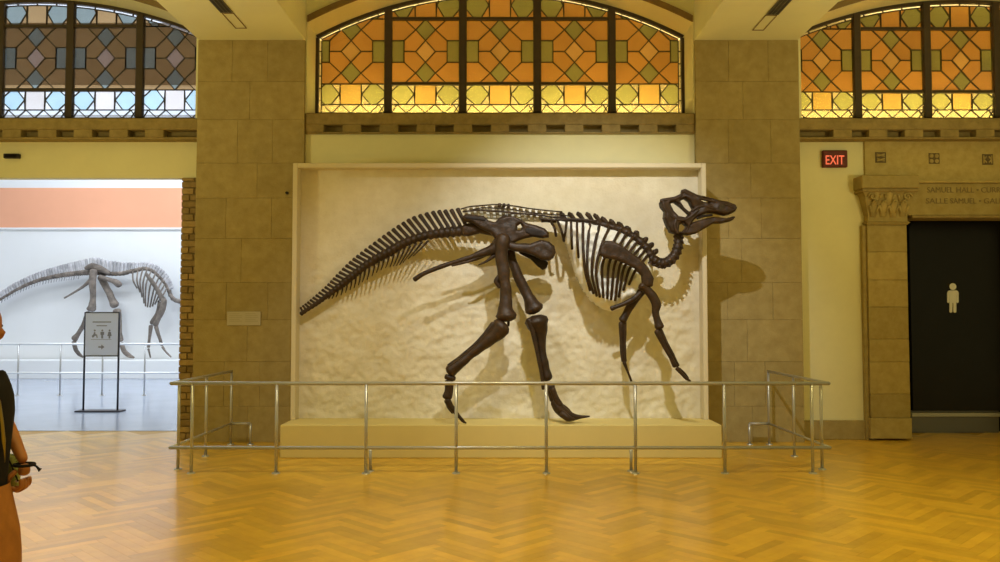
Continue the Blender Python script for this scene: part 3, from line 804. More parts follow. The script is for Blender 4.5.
while edges[-1] < cum[-1]: edges.append(edges[-1]+3.6+2.4*min(1.0, edges[-1]/(0.7*cum[-1])))
edges = [e*cum[-1]/edges[-1] for e in edges]
tpar = [float(np.interp(e, cum, np.linspace(0, 1, len(fine)))) for e in edges]
for k in range(len(tpar)-1):
    t0, t2 = tpar[k], tpar[k+1]; t = (t0+t2)/2; sp_ = edges[k+1]-edges[k]
    a, m_, c = along(top_c, t), along(mid_b, t), along(low_c, t)
    r = max(2.0, math.hypot(m_[0]-c[0], m_[1]-c[1])*0.5)
    ctr = ((m_[0]+c[0])/2, (m_[1]+c[1])/2)
    m2, c2 = along(mid_b, t2), along(low_c, t2); ct2 = ((m2[0]+c2[0])/2, (m2[1]+c2[1])/2)
    m0, c0 = along(mid_b, t0), along(low_c, t0); ct0 = ((m0[0]+c0[0])/2, (m0[1]+c0[1])/2)
    b = MB()
    bone('', [(ct0[0], ct0[1], tdy(ct0[0]), r*1.08), (ctr[0], ctr[1], tdy(ctr[0]), r*0.86), (ct2[0], ct2[1], tdy(ct2[0]), r*1.08)], None, None, Y0, 3, 10, 0.9, 0.15, b)
    v = b.build('tail_vertebra', 'bone', sk, True)
    wsp = sp_*0.33
    bone('neural_spine', [(ctr[0], ctr[1], tdy(ctr[0]), wsp*1.1), (m_[0], m_[1], tdy(ctr[0]), wsp), ((a[0]+m_[0])/2, (a[1]+m_[1])/2, tdy(ctr[0]), wsp*0.95), (a[0], a[1], tdy(ctr[0]), wsp*1.15)], 'bone', v, Y0, 3, 8, 0.8, 0.1)
chev = [(330, 295, 328.5, 299), (334, 292.5, 332, 298.5), (338, 290, 336, 297), (342.5, 286.5, 341, 295), (347, 283, 345.5, 292.5), (351.5, 279.5, 350, 290), (356, 276, 354, 288), (360.5, 272.5, 358.5, 285), (365, 269.5, 362.5, 282), (369.5, 266.5, 367, 280), (374.5, 264, 372, 276), (379, 261.5, 376.5, 272.5), (384, 258.5, 381, 270), (389, 256, 385.5, 268), (394, 253.5, 390, 267), (399, 251, 393.5, 266), (404.5, 248.5, 396.5, 265.5), (410, 246, 399.5, 265), (416, 243.5, 403, 262.5), (422, 242, 408, 259), (428, 241, 413, 256)]
for (xa_, ya_, xb_, yb_) in chev:
    bone('chevron', [(xa_, ya_, tdy(xa_), 1.2), ((xa_+xb_)/2+0.5, (ya_+yb_)/2, tdy(xa_), 0.85), (xb_, yb_, tdy(xa_), 0.55)], 'bone', sk, Y0, 3, 6, 1, 0.1)
# --- sacrum, hips
inflate('sacrum', [(464, 224), (472, 222), (480, 226), (489, 224), (498, 222), (510, 220), (516, 226), (512, 234), (502, 238), (492, 236), (480, 233.5), (468, 236.5), (461, 235.5), (461, 227)], [], Y0, 0.05, 3.5, 'bone', sk)
inflate('ilium', [(461, 217), (466, 214), (474, 214.5), (484, 216), (489, 220.5), (495, 222), (499, 218), (506, 215.5), (514, 216), (521, 219.5), (527, 223), (537, 225.5), (545, 228.5), (549, 233), (549, 237.5), (543, 238.5), (533, 237), (525, 238.5), (518, 241), (511, 245), (503, 245), (496, 240), (490, 233), (481, 229), (472, 223), (464, 222)],
        [[(517.5, 226), (520.5, 224), (522, 226.5), (520.5, 229.5), (517.5, 230)]], Y0-0.09, 0.045, 3, 'bone', sk, step=0.6)
inflate('ilium_shade', [(524, 228), (532, 227), (541, 229.5), (547, 232.5), (548, 236.5), (541, 237.3), (531, 236), (525, 233)], [], Y0-0.12, 0.02, 2, 'bone_dark', sk, step=0.6)  # shadow on the front of the ilium, laid on as a near-black plate
inflate('ilium_shade', [(463, 216.5), (470, 215.5), (479, 216), (486, 219), (486.5, 221.5), (476, 221), (466, 220)], [], Y0-0.12, 0.02, 2, 'bone_dark', sk, step=0.6)  # rear ilium shadow, likewise put in as a dark plate
bone('ischium', [(500, 245, -0.1, 8), (491, 250, -0.1, 5.4), (471, 257, -0.1, 2.6), (444.5, 265.5, -0.1, 2.4), (425, 273, -0.1, 2.2), (414.5, 279.5, -0.1, 2.4)], 'bone', sk, Y0)
bone('ischium', [(502, 244, 0.02, 4), (489, 252.5, 0.03, 2.8), (473, 260, 0.03, 1.6), (452, 265.5, 0.03, 1.2)], 'bone', sk, Y0)
bone('obturator_process', [(494, 255.5, -0.1, 2.2), (487, 261, -0.1, 1.4), (478.5, 265, -0.1, 0.7)], 'bone', sk, Y0)
inflate('pubis', [(507, 241), (517, 243), (530, 243.5), (541, 239.5), (549, 241.5), (554.5, 246), (556, 252.5), (553.5, 258), (549, 261), (541, 260), (533, 255.5), (524, 252.5), (514, 251.5), (506, 248)], [], Y0-0.13, 0.04, 4, 'bone', sk, step=0.6)
inflate('pubis', [(515, 247), (525, 252), (535, 256), (545, 259), (548.5, 263), (546.5, 268.5), (542.5, 270.2), (537, 266), (530, 259), (520, 254)], [], Y0-0.02, 0.03, 3, 'bone_dark', sk, step=0.6)
# --- sacral and dorsal spines: pale spine plates between dark ossified tendons
def tendon(pts, r): bone('ossified_tendon', [(x, y, -0.03, r) for x, y in pts], 'bone', sk, Y0, 4, 6, 1, 0.3)
tendon([(461, 209), (469, 206.8), (476, 206), (486, 205.2), (495, 204.4), (510, 205.5), (519, 206.8), (530, 208.5), (545, 210.3), (562, 211.8)], 0.75)
tendon([(463, 211.8), (478, 210), (490, 210.8), (505, 211.8), (518, 213.4), (537, 214.8), (552, 217), (566, 217.5)], 0.9)
tendon([(473, 209.5), (484, 207.5), (496, 208.2), (510, 209), (523, 211.5), (540, 213.5), (556, 214.6), (570, 216)], 0.55)
tendon([(498, 219), (506, 215), (520, 213.6), (536, 214.3)], 0.6)
tendon([(540, 218.5), (552, 220), (566, 219.3), (580, 219.6), (596, 221.5)], 1.2)
for k in range(16):
    x = 466+k*6.2; yt_ = np.interp(x, [461, 476, 495, 519, 545, 562], [209.5, 206.8, 205.2, 207.8, 211, 212.5]); yb_ = np.interp(x, [461, 490, 520, 566], [216, 217.5, 219, 222])
    bone('neural_spine', [(x-1.2, yt_+0.6, 0.02, 2.0), (x, (yt_+yb_)/2, 0.02, 1.7), (x+1.0, yb_, 0.02, 1.8)], 'bone_pale', sk, Y0, 3, 8, 0.6, 0.15)
for x, ya_, yb_ in ((499.5, 203.8, 206.8), (504, 204, 207), (508.5, 204.4, 207.2)):
    bone('spine_tip', [(x, ya_, -0.03, 1.5), (x, yb_, -0.03, 1.5)], 'bone', sk, Y0, 2, 6)
dors = [(546, 220.5), (556, 221), (566, 220.8), (575, 220.8), (584, 221.5), (593, 222.3), (601, 224), (609, 226.2), (616.5, 228.3), (623.5, 231), (630.5, 235), (637, 239.5), (643, 245), (647.5, 251), (651, 257.5)]
tips = [None, None, (562, 213), (570, 213), (578.7, 212.7), (587.7, 213.2), (595.5, 214.5), (603, 217.5), (611.5, 220), (619.5, 223), (627.5, 227), (636.5, 231.5), (645.5, 238), (651, 243.5), (655.5, 250)]
for i, (x, y) in enumerate(dors):
    px, py = dors[max(0, i-1)]; nx_, ny_ = dors[min(len(dors)-1, i+1)]
    tx, ty = (nx_-px), (ny_-py); l = math.hypot(tx, ty); tx, ty = tx/l*3.9, ty/l*3.9
    rr = np.interp(i, [0, 4, 8, 14], [2.0, 2.6, 3.8, 5.2])
    b = MB(); bone('', [(x-tx, y-ty, 0, rr*1.1), (x, y, 0, rr*0.9), (x+tx, y+ty, 0, rr*1.1)], None, None, Y0, 3, 9, 0.9, 0.15, b)
    v = b.build('dorsal_vertebra', 'bone', sk, True)
    if tips[i]:
        sx, sy = tips[i]; rs_ = 2.6 if i < 9 else 3.2
        bone('neural_spine', [(x, y, 0, rs_*0.9), ((x+sx)/2, (y+sy)/2, 0, rs_*0.85), (sx, sy+1.2, 0, rs_), (sx, sy+0.6, 0, rs_*0.95)], 'bone', v, Y0, 3, 8, 0.7, 0.15)
# --- pale plaster infill that carries the rib cage and the sacral spines
inflate('plaster_infill', [(550, 217), (560, 219), (575, 220), (592, 222), (606, 226), (620, 231), (634, 238), (645, 248), (651, 258), (653, 270), (650, 282), (642, 292), (634, 301), (623, 308), (611, 311.5), (600, 308.5), (590, 301), (582, 290), (575.5, 277), (571, 262), (566, 247), (559, 233), (552, 224)], [], Y0+0.12, 0.24, 18, 'infill', sk, step=1.2)
inflate('plaster_infill', [(463, 212.5), (469, 208.5), (477, 207), (497, 205.6), (519, 208), (545, 211.3), (562, 213.3), (570, 217), (568, 222), (545, 222), (520, 221.5), (495, 219.5), (470, 217)], [], Y0+0.08, 0.05, 3, 'infill', sk, step=0.9)
# --- ribs
ribs = [[(551, 222), (554.5, 228), (556, 236)], [(558, 222), (561.5, 231), (564, 241)], [(566.5, 222), (565.5, 231), (563.5, 240)], [(571, 222), (571.5, 235), (572, 249)], [(577, 222), (577.3, 240), (578.5, 257.5)],
        [(583, 223), (583, 245), (585, 270), (590, 290.5)], [(590, 223.5), (587.3, 250), (588, 275), (593.5, 293.5)], [(599.5, 225), (594, 248), (591.8, 272), (596.6, 296)],
        [(609.5, 227), (601, 247), (596, 270), (599.8, 297)], [(620, 230), (612, 245), (602.5, 264), (603.2, 297.5)], [(627, 233), (618, 248), (609, 264), (607.2, 298.5)], [(633, 237), (623, 251), (614.5, 265), (611, 299.5)],
        [(638, 241), (628, 254), (619.5, 267), (615, 300.5)], [(642, 246), (632, 257), (623.5, 269), (618.8, 297)], [(645, 250.5), (637, 260), (629, 270), (623.5, 290)], [(648, 255), (642, 262.5), (635, 271), (629, 284.5)]]
for i, r in enumerate(ribs):
    n = len(r); pts = []
    for k, (x, y) in enumerate(r):
        u = k/(n-1); bulge = -0.045-0.18*math.sin(math.pi*min(1, u*1.15)*0.85)
        pts.append((x, y, bulge, [1.6, 1.5, 1.4, 1.3][k] if n == 4 else 1.3))
    bone('rib', pts, 'bone', sk, Y0, 6, 7, 1.0, 0.1)
# --- shoulder and arms
inflate('scapula', [(600, 246), (604.7, 240.6), (612.7, 241), (620.7, 244.4), (630, 251.5), (640.7, 259), (648.7, 267.7), (654, 278.4), (652.7, 286.4), (646, 287.8), (641.4, 283.7), (641, 276), (634, 268.6), (624.7, 263.7), (614, 259.7), (603.4, 258), (599, 254.5)], [], Y0-0.34, 0.03, 3.5, 'bone', sk, ydepth=lambda x, y: 0.0)
bone('sternal_plate', [(640, 293, -0.15, 2.4), (634, 298.5, -0.15, 2.6), (626, 303, -0.15, 2.4), (617, 306.5, -0.15, 2.0), (611.5, 308.3, -0.15, 2.4)], 'bone', sk, Y0)
bone('humerus', [(641.5, 286, -0.32, 4.5), (646, 289, -0.32, 4.2), (652, 295, -0.32, 4.6), (656, 303.5, -0.32, 4.6), (655.5, 313, -0.32, 3.5), (657.5, 321, -0.32, 3.8), (659, 327, -0.32, 4.6)], 'bone', sk, Y0)
bone('radius', [(656.8, 331, -0.33, 2.6), (663, 344, -0.33, 2.0), (670, 356.5, -0.33, 2.0), (675, 366, -0.33, 2.4)], 'bone', sk, Y0)
bone('ulna', [(659.5, 330, -0.31, 2.8), (666, 343, -0.31, 2.2), (673, 356.5, -0.31, 2.1), (677.5, 365.5, -0.31, 2.3)], 'bone', sk, Y0)
bone('hand_bone', [(677, 368.5, -0.32, 2.0), (682, 374, -0.32, 1.5), (686, 378, -0.32, 1.6), (690.5, 381.3, -0.32, 1.0)], 'bone', sk, Y0)
bone('hand_bone', [(679, 369, -0.22, 1.6), (684.5, 373.5, -0.22, 1.2), (688, 378.5, -0.22, 1.2)], 'bone', sk, Y0)
bone('humerus', [(641, 291.5, -0.05, 4.2), (636, 298.5, -0.05, 3.8), (630, 307, -0.05, 3.8), (625.5, 315, -0.05, 3.6), (622.5, 320, -0.05, 4.2)], 'bone', sk, Y0)
bone('radius', [(621, 323, -0.05, 2.4), (621.2, 338, -0.05, 1.8), (622, 352, -0.05, 1.8), (623.3, 361, -0.05, 2.0)], 'bone', sk, Y0)
bone('ulna', [(624.3, 322.5, -0.03, 2.4), (624.5, 338, -0.03, 1.9), (624.5, 352, -0.03, 1.8), (625, 361, -0.03, 2.0)], 'bone', sk, Y0)
bone('hand_bone', [(624.3, 362.5, -0.05, 1.9), (627, 370, -0.05, 1.4), (629.5, 376, -0.05, 1.4), (631.3, 381.3, -0.05, 1.3)], 'bone', sk, Y0)
# --- neck
neck = [(651, 258.5), (657, 262), (663.5, 263.3), (669.5, 260.8), (674.5, 255.5), (677.5, 248.5), (678.6, 241), (678.3, 234)]
NN = 11
for k in range(NN):
    a, c, e = along(neck, k/NN), along(neck, (k+0.5)/NN), along(neck, (k+1)/NN)
    tx, ty = e[0]-a[0], e[1]-a[1]; l = math.hypot(tx, ty); nx_, ny_ = ty/l, -tx/l
    b = MB(); bone('', [(a[0], a[1], -0.03, 5.7-1.2*k/NN), (c[0], c[1], -0.03, 5.1-1.1*k/NN), (e[0], e[1], -0.03, 5.5-1.2*k/NN)], None, None, Y0, 3, 10, 0.9, 0.15, b)
    v = b.build('neck_vertebra', 'bone', sk, True)
    bone('neck_rib', [(c[0]-nx_*3.5, c[1]-ny_*3.5, -0.08, 1.4), (c[0]-nx_*5.0-tx*0.5, c[1]-ny_*5.0-ty*0.5, -0.08, 0.9)], 'bone', v, Y0, 3, 6, 1, 0.1)
    bone('neural_spine', [(c[0]+nx_*3.4, c[1]+ny_*3.4, -0.03, 1.5), (c[0]+nx_*4.6, c[1]+ny_*4.6, -0.03, 1.3)], 'bone', v, Y0, 3, 6, 1, 0.1)
# --- skull
YS = Y0-0.06
inflate('skull', [(659, 203), (661.7, 198.7), (668, 197.6), (674, 196.7), (680.3, 193.8), (681.3, 189.8), (684.6, 189), (690.5, 191.7), (697, 195), (706, 196.7), (716.6, 199.8), (726.5, 201.6), (734.6, 204.8), (736.4, 208.4), (734.6, 212), (729, 214.7), (723.8, 216), (713, 213.5), (706, 213.5), (700, 216), (694, 219.5), (691, 224), (688, 231), (684, 235), (676, 235), (669, 232.7), (665, 224.6), (662.6, 218.3), (663.5, 212), (660, 207.5)],
        [[(679.7, 201.2), (684, 199.4), (687.8, 202), (691.8, 209.6), (688.7, 212), (683.3, 207.5)], [(669.8, 204), (673.4, 203), (679.7, 207.5), (687.6, 214.8), (685, 217.4), (678, 216), (673.4, 211)], [(679, 225.5), (681.5, 223.7), (685, 226.4), (683.3, 231.4), (678.3, 231.4)], [(700, 200.2), (703, 199.4), (708.5, 201.6), (707, 202.6), (702.5, 201.8)]],
        YS, 0.085, 2.6, 'bone', sk, step=0.45)
for pts, r in (([(661, 201), (668, 199.5), (675, 199), (682, 195)], 1.8), ([(682, 191), (690, 195), (699, 198), (712, 201), (724, 204), (733, 208)], 1.4), ([(692, 211), (698, 207), (706, 206.5), (716, 209), (727, 212)], 1.5),
               ([(664, 206), (668, 213), (674, 218), (682, 220), (690, 217), (698, 210)], 1.9), ([(676, 219), (675, 227), (678, 233)], 1.7), ([(679.5, 205), (684, 210), (689, 214)], 1.2)):
    bone('skull_bar', [(x, y, -0.075, r) for x, y in pts], 'bone', sk, YS, 5, 8, 1, 0.25)
inflate('mandible', [(682, 231), (687, 225.5), (692, 222.5), (700, 220), (707, 218), (713, 216.8), (718.4, 217.2), (726.5, 218.3), (733.5, 216.2), (735, 217.6), (733, 220), (729, 222), (721, 223.7), (713, 223.9), (704, 229), (695, 234), (687, 235.8), (682, 234.5)], [], YS, 0.065, 2.2, 'bone', sk, step=0.5)
bone('tooth_row', [(697, 218, -0.05, 1.6), (704, 216, -0.05, 1.5), (712, 215, -0.05, 1.3)], 'bone_dark', sk, YS)
# --- hind limbs
bone('femur', [(503.5, 237, -0.16, 6.5), (502.5, 245, -0.16, 7.0), (501.5, 256, -0.16, 6.2), (503.5, 270, -0.16, 5.8), (505, 285, -0.16, 5.8), (506, 300, -0.16, 5.6), (506, 309, -0.16, 7.5), (506.5, 315.5, -0.16, 11)], 'bone', sk, Y0, seg=14)
bone('trochanter', [(500, 276, -0.16, 2.4), (496.5, 281.5, -0.16, 2.6), (499.5, 287, -0.16, 2.2)], 'bone', sk, Y0)
bone('femur', [(510, 252, 0.03, 5.2), (513.5, 264, 0.03, 5.0), (519, 278, 0.03, 5.2), (525.5, 291, 0.03, 5.4), (531, 301.5, 0.03, 7), (534.5, 308.5, 0.03, 9.3)], 'bone', sk, Y0, seg=14)
bone('tibia', [(501.5, 327, -0.16, 10), (495, 334, -0.16, 7.5), (482, 345.5, -0.16, 5.2), (469, 356, -0.16, 4.4), (457.5, 365.5, -0.16, 5.2), (450.5, 371, -0.16, 6.4)], 'bone', sk, Y0, seg=12)
bone('fibula', [(493.5, 324, -0.14, 3.2), (481, 339, -0.14, 2.4), (462, 356, -0.14, 2.0), (449, 366, -0.14, 2.4)], 'bone', sk, Y0)
bone('ankle_bone', [(446, 376.5, -0.16, 2.6), (451, 378, -0.16, 3.0), (454.5, 378.5, -0.16, 2.2)], 'bone', sk, Y0)
bone('metatarsal', [(448.5, 382, -0.16, 4.0), (448, 390, -0.16, 3.4), (446.5, 397, -0.16, 4.2)], 'bone', sk, Y0)
bone('metatarsal', [(451, 382, -0.16, 2.6), (451, 390, -0.16, 2.4), (449, 397.5, -0.16, 3.0)], 'bone', sk, Y0)
bone('toe', [(447, 400.5, -0.16, 3.6), (450.5, 406, -0.16, 3.0), (454.5, 411, -0.16, 2.8), (459, 416.5, -0.16, 1.8), (463, 421, -0.16, 1.5), (466, 423, -0.16, 0.7)], 'bone', sk, Y0)
bone('toe', [(447, 401.5, -0.14, 2.8), (449.5, 408, -0.14, 2.2), (452.5, 413, -0.14, 1.2)], 'bone', sk, Y0)
bone('knee_cap', [(508.5, 322, -0.16, 1.4), (508.5, 326, -0.16, 1.0)], 'bone', sk, Y0)
bone('tibia', [(537.3, 321.5, 0.0, 12), (538.3, 328, 0, 9.8), (540.3, 339, 0, 5.6), (541.8, 352, 0, 4.7), (544, 366, 0, 5.0), (547, 378, 0, 5.6)], 'bone', sk, Y0, seg=12)
bone('fibula', [(529, 320, -0.08, 3.2), (533.5, 335, -0.08, 2.4), (538, 356, -0.08, 1.9), (541.5, 375, -0.08, 1.7), (543.3, 389, -0.08, 1.5)], 'bone', sk, Y0)
bone('metatarsal', [(550, 386, 0, 4.3), (551.5, 393, 0, 4.0), (553.5, 399.5, 0, 4.6)], 'bone', sk, Y0)
bone('metatarsal', [(552.5, 389, -0.05, 3.0), (556, 398, -0.05, 3.0), (560, 405, -0.05, 3.4)], 'bone', sk, Y0)
bone('toe', [(554.5, 402, -0.02, 4.6), (560, 409.5, -0.03, 5.4), (566, 414, -0.04, 5.2), (573, 416.5, -0.04, 4.0), (580, 417, -0.04, 2.0), (589.5, 416.3, -0.04, 0.8)], 'bone', sk, Y0)
bone('toe', [(562, 414, -0.10, 3.5), (568, 418, -0.12, 3.2), (574, 419.5, -0.12, 1.6)], 'bone', sk, Y0)
bone('toe', [(558, 405, 0.0, 3.2), (566, 409, 0.02, 2.4), (571, 413, 0.02, 1.4)], 'bone', sk, Y0)

# ================================================================== LEFT GALLERY
GX0, GX1 = -15.0, -3.0; GYB = 22.0; GCE = 7.0
struct(boxo('floor_gallery', 'gallery_floor', GX0, GX1, 11.50, GYB+0.2, -0.10, 0.0))
gw = setting('wall_gallery_back')
zo0, zo1 = ZY(228.5, GYB), ZY(188, GYB)
boxo('white_field', 'gallery_wall', GX0, GX1, GYB, GYB+0.2, 0, zo0, gw)
boxo('orange_band', 'gallery_orange', GX0, GX1, GYB-0.02, GYB+0.2, zo0, zo1, gw)
boxo('upper_field', 'gallery_wall', GX0, GX1, GYB, GYB+0.2, zo1, GCE, gw)
boxo('picture_rail', 'gallery_wall', GX0, GX1, GYB-0.06, GYB, zo0-0.03, zo0+0.02, gw)
struct(boxo('wall_gallery_right', 'gallery_wall', GX1, GX1+0.2, 11.35, GYB+0.2, 0, GCE))
struct(boxo('wall_gallery_left', 'gallery_wall', GX0-0.2, GX0, 11.35, GYB+0.2, 0, GCE))
struct(boxo('ceiling_gallery', 'gallery_ceiling', GX0, GX1, 11.35, GYB, GCE, GCE+0.2))
for i, (y0, y1) in enumerate(((13.2, 15.0), (19.2, 21.9))):
    struct(boxo('window_skylight_%d' % (i+1), 'skylight', GX0+0.5, GX1-0.5, y0, y1, GCE-0.04, GCE-0.005))
YQ2 = 21.2
tag(boxo('plinth', 'gallery_wall', GX0, GX1-0.02, YQ2, GYB-0.07, 0, ZY(360.5, YQ2), bevel=0.01), 'long low white plinth under the distant skeleton in the gallery', 'plinth')
s2 = thing('dinosaur_skeleton', 'grey dinosaur skeleton mounted on the white wall of the bright far gallery', 'skeleton')
YD = 21.62
def b2(name, pts, m='bone_grey', n=4, seg=8, flat=0.9): return bone(name, pts, m, s2, YD, n, seg, flat, 0.15)
tl = [(-60, 331), (-30, 316), (0, 299.5), (19, 288.5), (38, 280.5), (57, 276), (74, 273.5), (89, 272)]
tt = [(-62, 329), (-32, 313), (-2, 294), (16, 283), (36, 273.8), (55, 267.5), (72, 263), (87, 259.5)]
for k in range(48):
    t0, t1, tm = k/48, (k+1)/48, (k+0.5)/48
    a, c, e, tp = along(tl, t0), along(tl, t1), along(tl, tm), along(tt, tm); r = 0.8+2.5*tm
    v = b2('tail_vertebra', [(a[0], a[1], 0, r), (e[0], e[1], 0, r*0.85), (c[0], c[1], 0, r)], n=2)
    bone('neural_spine', [(e[0], e[1], 0, 1.6), ((e[0]+tp[0])/2, (e[1]+tp[1])/2, 0, 1.5), (tp[0], tp[1], 0, 1.7)], 'bone_light', v, YD, 2, 6, 0.7, 0.1)
    if 8 < k < 44: bone('chevron', [(e[0], e[1]+r*0.6, 0, 0.7), (e[0]-1.2, e[1]+r+3.2, 0, 0.45)], 'bone_light', v, YD, 2, 5, 1, 0.1)
bk = [(89, 272), (99, 272.5), (110, 273.5), (121, 273.5), (133, 271), (145, 268.5), (153, 271), (160, 277), (165.5, 284), (169, 291)]
bt = [(90, 259), (97, 258.5), (110, 261.5), (122, 263), (133, 263.5), (146, 263), (156, 266), (164, 272), (169.5, 280), (172.5, 288)]
for k in range(28):
    t0, t1, tm = k/28, (k+1)/28, (k+0.5)/28
    a, c, e, tp = along(bk, t0), along(bk, t1), along(bk, tm), along(bt, tm); r = 2.8-0.9*tm
    v = b2('dorsal_vertebra', [(a[0], a[1], 0, r), (e[0], e[1], 0, r*0.85), (c[0], c[1], 0, r)], n=2)
    bone('neural_spine', [(e[0], e[1], 0, 1.8), ((e[0]+tp[0])/2, (e[1]+tp[1])/2, 0, 1.7), (tp[0], tp[1], 0, 2.0)], 'bone_light', v, YD, 2, 6, 0.7, 0.1)
for r in ([(133, 270), (133, 280), (137, 288)], [(138, 269), (137, 281), (140, 292)], [(143, 268), (140, 282), (142, 297)], [(148, 267), (143, 283), (144, 303)], [(152, 269), (146, 285), (145.5, 306)],
          [(156, 272), (150, 287), (147.5, 307)], [(159.5, 276), (154, 289), (150, 307)], [(162.5, 280), (157, 291), (152.5, 306)], [(165, 284), (160, 293), (155, 304)], [(167, 288), (163, 295), (158, 302)]):
    b2('rib', [(x, y, -0.25*math.sin(math.pi*k/2*0.9), 0.85) for k, (x, y) in enumerate(r)], seg=6)
b2('ilium', [(86, 268, -0.16, 2.2), (93, 266.5, -0.16, 3.6), (101, 269.5, -0.16, 3.4), (109, 273, -0.16, 2.2)])
b2('ischium', [(92, 279, -0.16, 2.6), (84, 286, -0.16, 1.5), (74, 292.5, -0.16, 1.0), (64.5, 298, -0.16, 0.9)])
b2('pubis', [(100, 277, -0.16, 2.6), (110, 280, -0.16, 2.2), (117, 283, -0.16, 3.4), (119.5, 285, -0.16, 3.2)])
b2('femur', [(93.5, 271, -0.3, 3.8), (92.5, 282, -0.3, 3.6), (93, 295, -0.3, 3.0), (92.5, 303, -0.3, 3.4), (91.5, 309, -0.3, 4.6)])
b2('femur', [(101, 277, 0, 3.6), (106, 287, 0, 3.6), (111.5, 298, 0, 3.6), (114.5, 305, 0, 4.8)])
b2('tibia', [(89, 314, -0.3, 4.0), (84, 324, -0.3, 2.6), (78, 334, -0.3, 2.4), (74.5, 339, -0.3, 3.2)])
b2('foot', [(74, 342, -0.3, 2.4), (75.5, 349, -0.3, 2.2), (79, 354, -0.3, 1.9), (83, 357, -0.3, 1.0)])
b2('tibia', [(117, 311, 0, 4.4), (119, 322, 0, 2.8), (119.5, 333, 0, 2.6), (120.5, 340, 0, 3.2)])
b2('foot', [(121.5, 344, 0, 2.6), (124, 351, 0, 2.4), (129, 355.5, 0, 2.2), (134, 357.5, 0, 0.9)])
b2('scapula', [(146, 274, -0.4, 1.6), (151.5, 281, -0.4, 2.1), (157.5, 290, -0.4, 2.1), (163, 300, -0.4, 3.0)], flat=0.4)
b2('humerus', [(164, 300, -0.4, 3.0), (162.5, 309, -0.4, 3.2), (158.5, 318, -0.4, 2.6), (155.5, 325, -0.4, 2.8)])
b2('humerus', [(160, 303, -0.1, 2.6), (158, 313, -0.1, 2.6), (152, 323, -0.1, 2.6)])
b2('forearm', [(151, 326, -0.1, 2.2), (149.5, 338, -0.1, 1.6), (148.5, 347, -0.1, 1.5)])
b2('hand_bone', [(148.5, 349, -0.1, 1.2), (150.5, 357.5, -0.1, 0.7)])
b2('forearm', [(156, 327, -0.4, 2.2), (159.5, 338, -0.4, 1.7), (162, 345, -0.4, 1.6)])
b2('hand_bone', [(162.5, 347, -0.4, 1.3), (166, 352, -0.4, 1.0), (171, 357, -0.4, 0.7)])
nk = [(169, 291), (172, 297.5), (178, 301.5), (185, 300), (190, 294), (192, 286)]
for k in range(9):
    a, c = along(nk, k/9), along(nk, (k+1)/9)
    b2('neck_vertebra', [(a[0], a[1], 0, 2.4), ((a[0]+c[0])/2, (a[1]+c[1])/2, 0, 2.0), (c[0], c[1], 0, 2.3)], n=2)
inflate('skull', [(184, 278), (192, 275), (202, 278), (214, 284), (213, 288), (203, 288.5), (196, 292), (189, 291), (185, 285)], [[(191, 280), (195, 280), (195, 284), (191, 284)]], YD, 0.12, 2, 'bone_grey', s2, step=0.8)

# gallery barrier rail
gb = thing('barrier_rail', 'pale two-bar barrier rail in front of the distant grey skeleton', 'railing')
YH = 16.7
for py, nm in ((344, 'top_rail'), (373, 'bottom_rail')):
    z = ZY(py, YH); m = MB(); m.tube([(GX0+0.5, YH, z), (-4.2, YH, z)], [0.022, 0.022], 8); m.build(nm, 'white_steel', gb, True)
for px in (-64, -22, 20, 62, 104, 146, 188):
    x = (px-500)*YH/F; m = MB(); m.tube([(x, YH, 0), (x, YH, ZY(344, YH))], [0.018, 0.018], 8); o = m.build('post', 'steel', gb, True)
    f = MB(); f.tube([(x, YH, 0), (x, YH, 0.012)], [0.05, 0.045], 10); f.build('foot_flange', 'steel', o)
# sign stand
ss = thing('sign_stand', 'grey notice board on two thin black posts with flat base in the gallery', 'sign stand')
YT = 13.85
a, c = P(86, 313, YT), P(118, 355.5, YT)
boxo('notice_board', 'sign_face', a.x, c.x, YT-0.012, YT+0.012, c.z, a.z, ss, 0.003)
b = MB(); q = 0.016
b.box(a.x-q, c.x+q, YT-0.018, YT+0.018, a.z, a.z+q); b.box(a.x-q, c.x+q, YT-0.018, YT+0.018, c.z-q, c.z); b.build('board_frame', 'sign_metal', ss)
for x in (a.x-q*0.6, c.x+q*0.6):
    b = MB(); b.tube([(x, YT, 0.02), (x, YT, a.z+q)], [0.017, 0.017], 8); b.build('post', 'sign_metal', ss, True)
boxo('base_plate', 'sign_metal', a.x-0.10, c.x+0.10, YT-0.12, YT+0.12, 0, 0.025, ss, 0.006)
wd = c.x-a.x
def sgn(u0, u1, v0, v1): boxo('print_line', 'sign_ink', a.x+wd*u0, a.x+wd*u1, YT-0.0135, YT-0.012, a.z-(a.z-c.z)*v1, a.z-(a.z-c.z)*v0, ss)
sgn(0.22, 0.78, 0.20, 0.225); sgn(0.34, 0.66, 0.29, 0.31); sgn(0.18, 0.80, 0.62, 0.628)
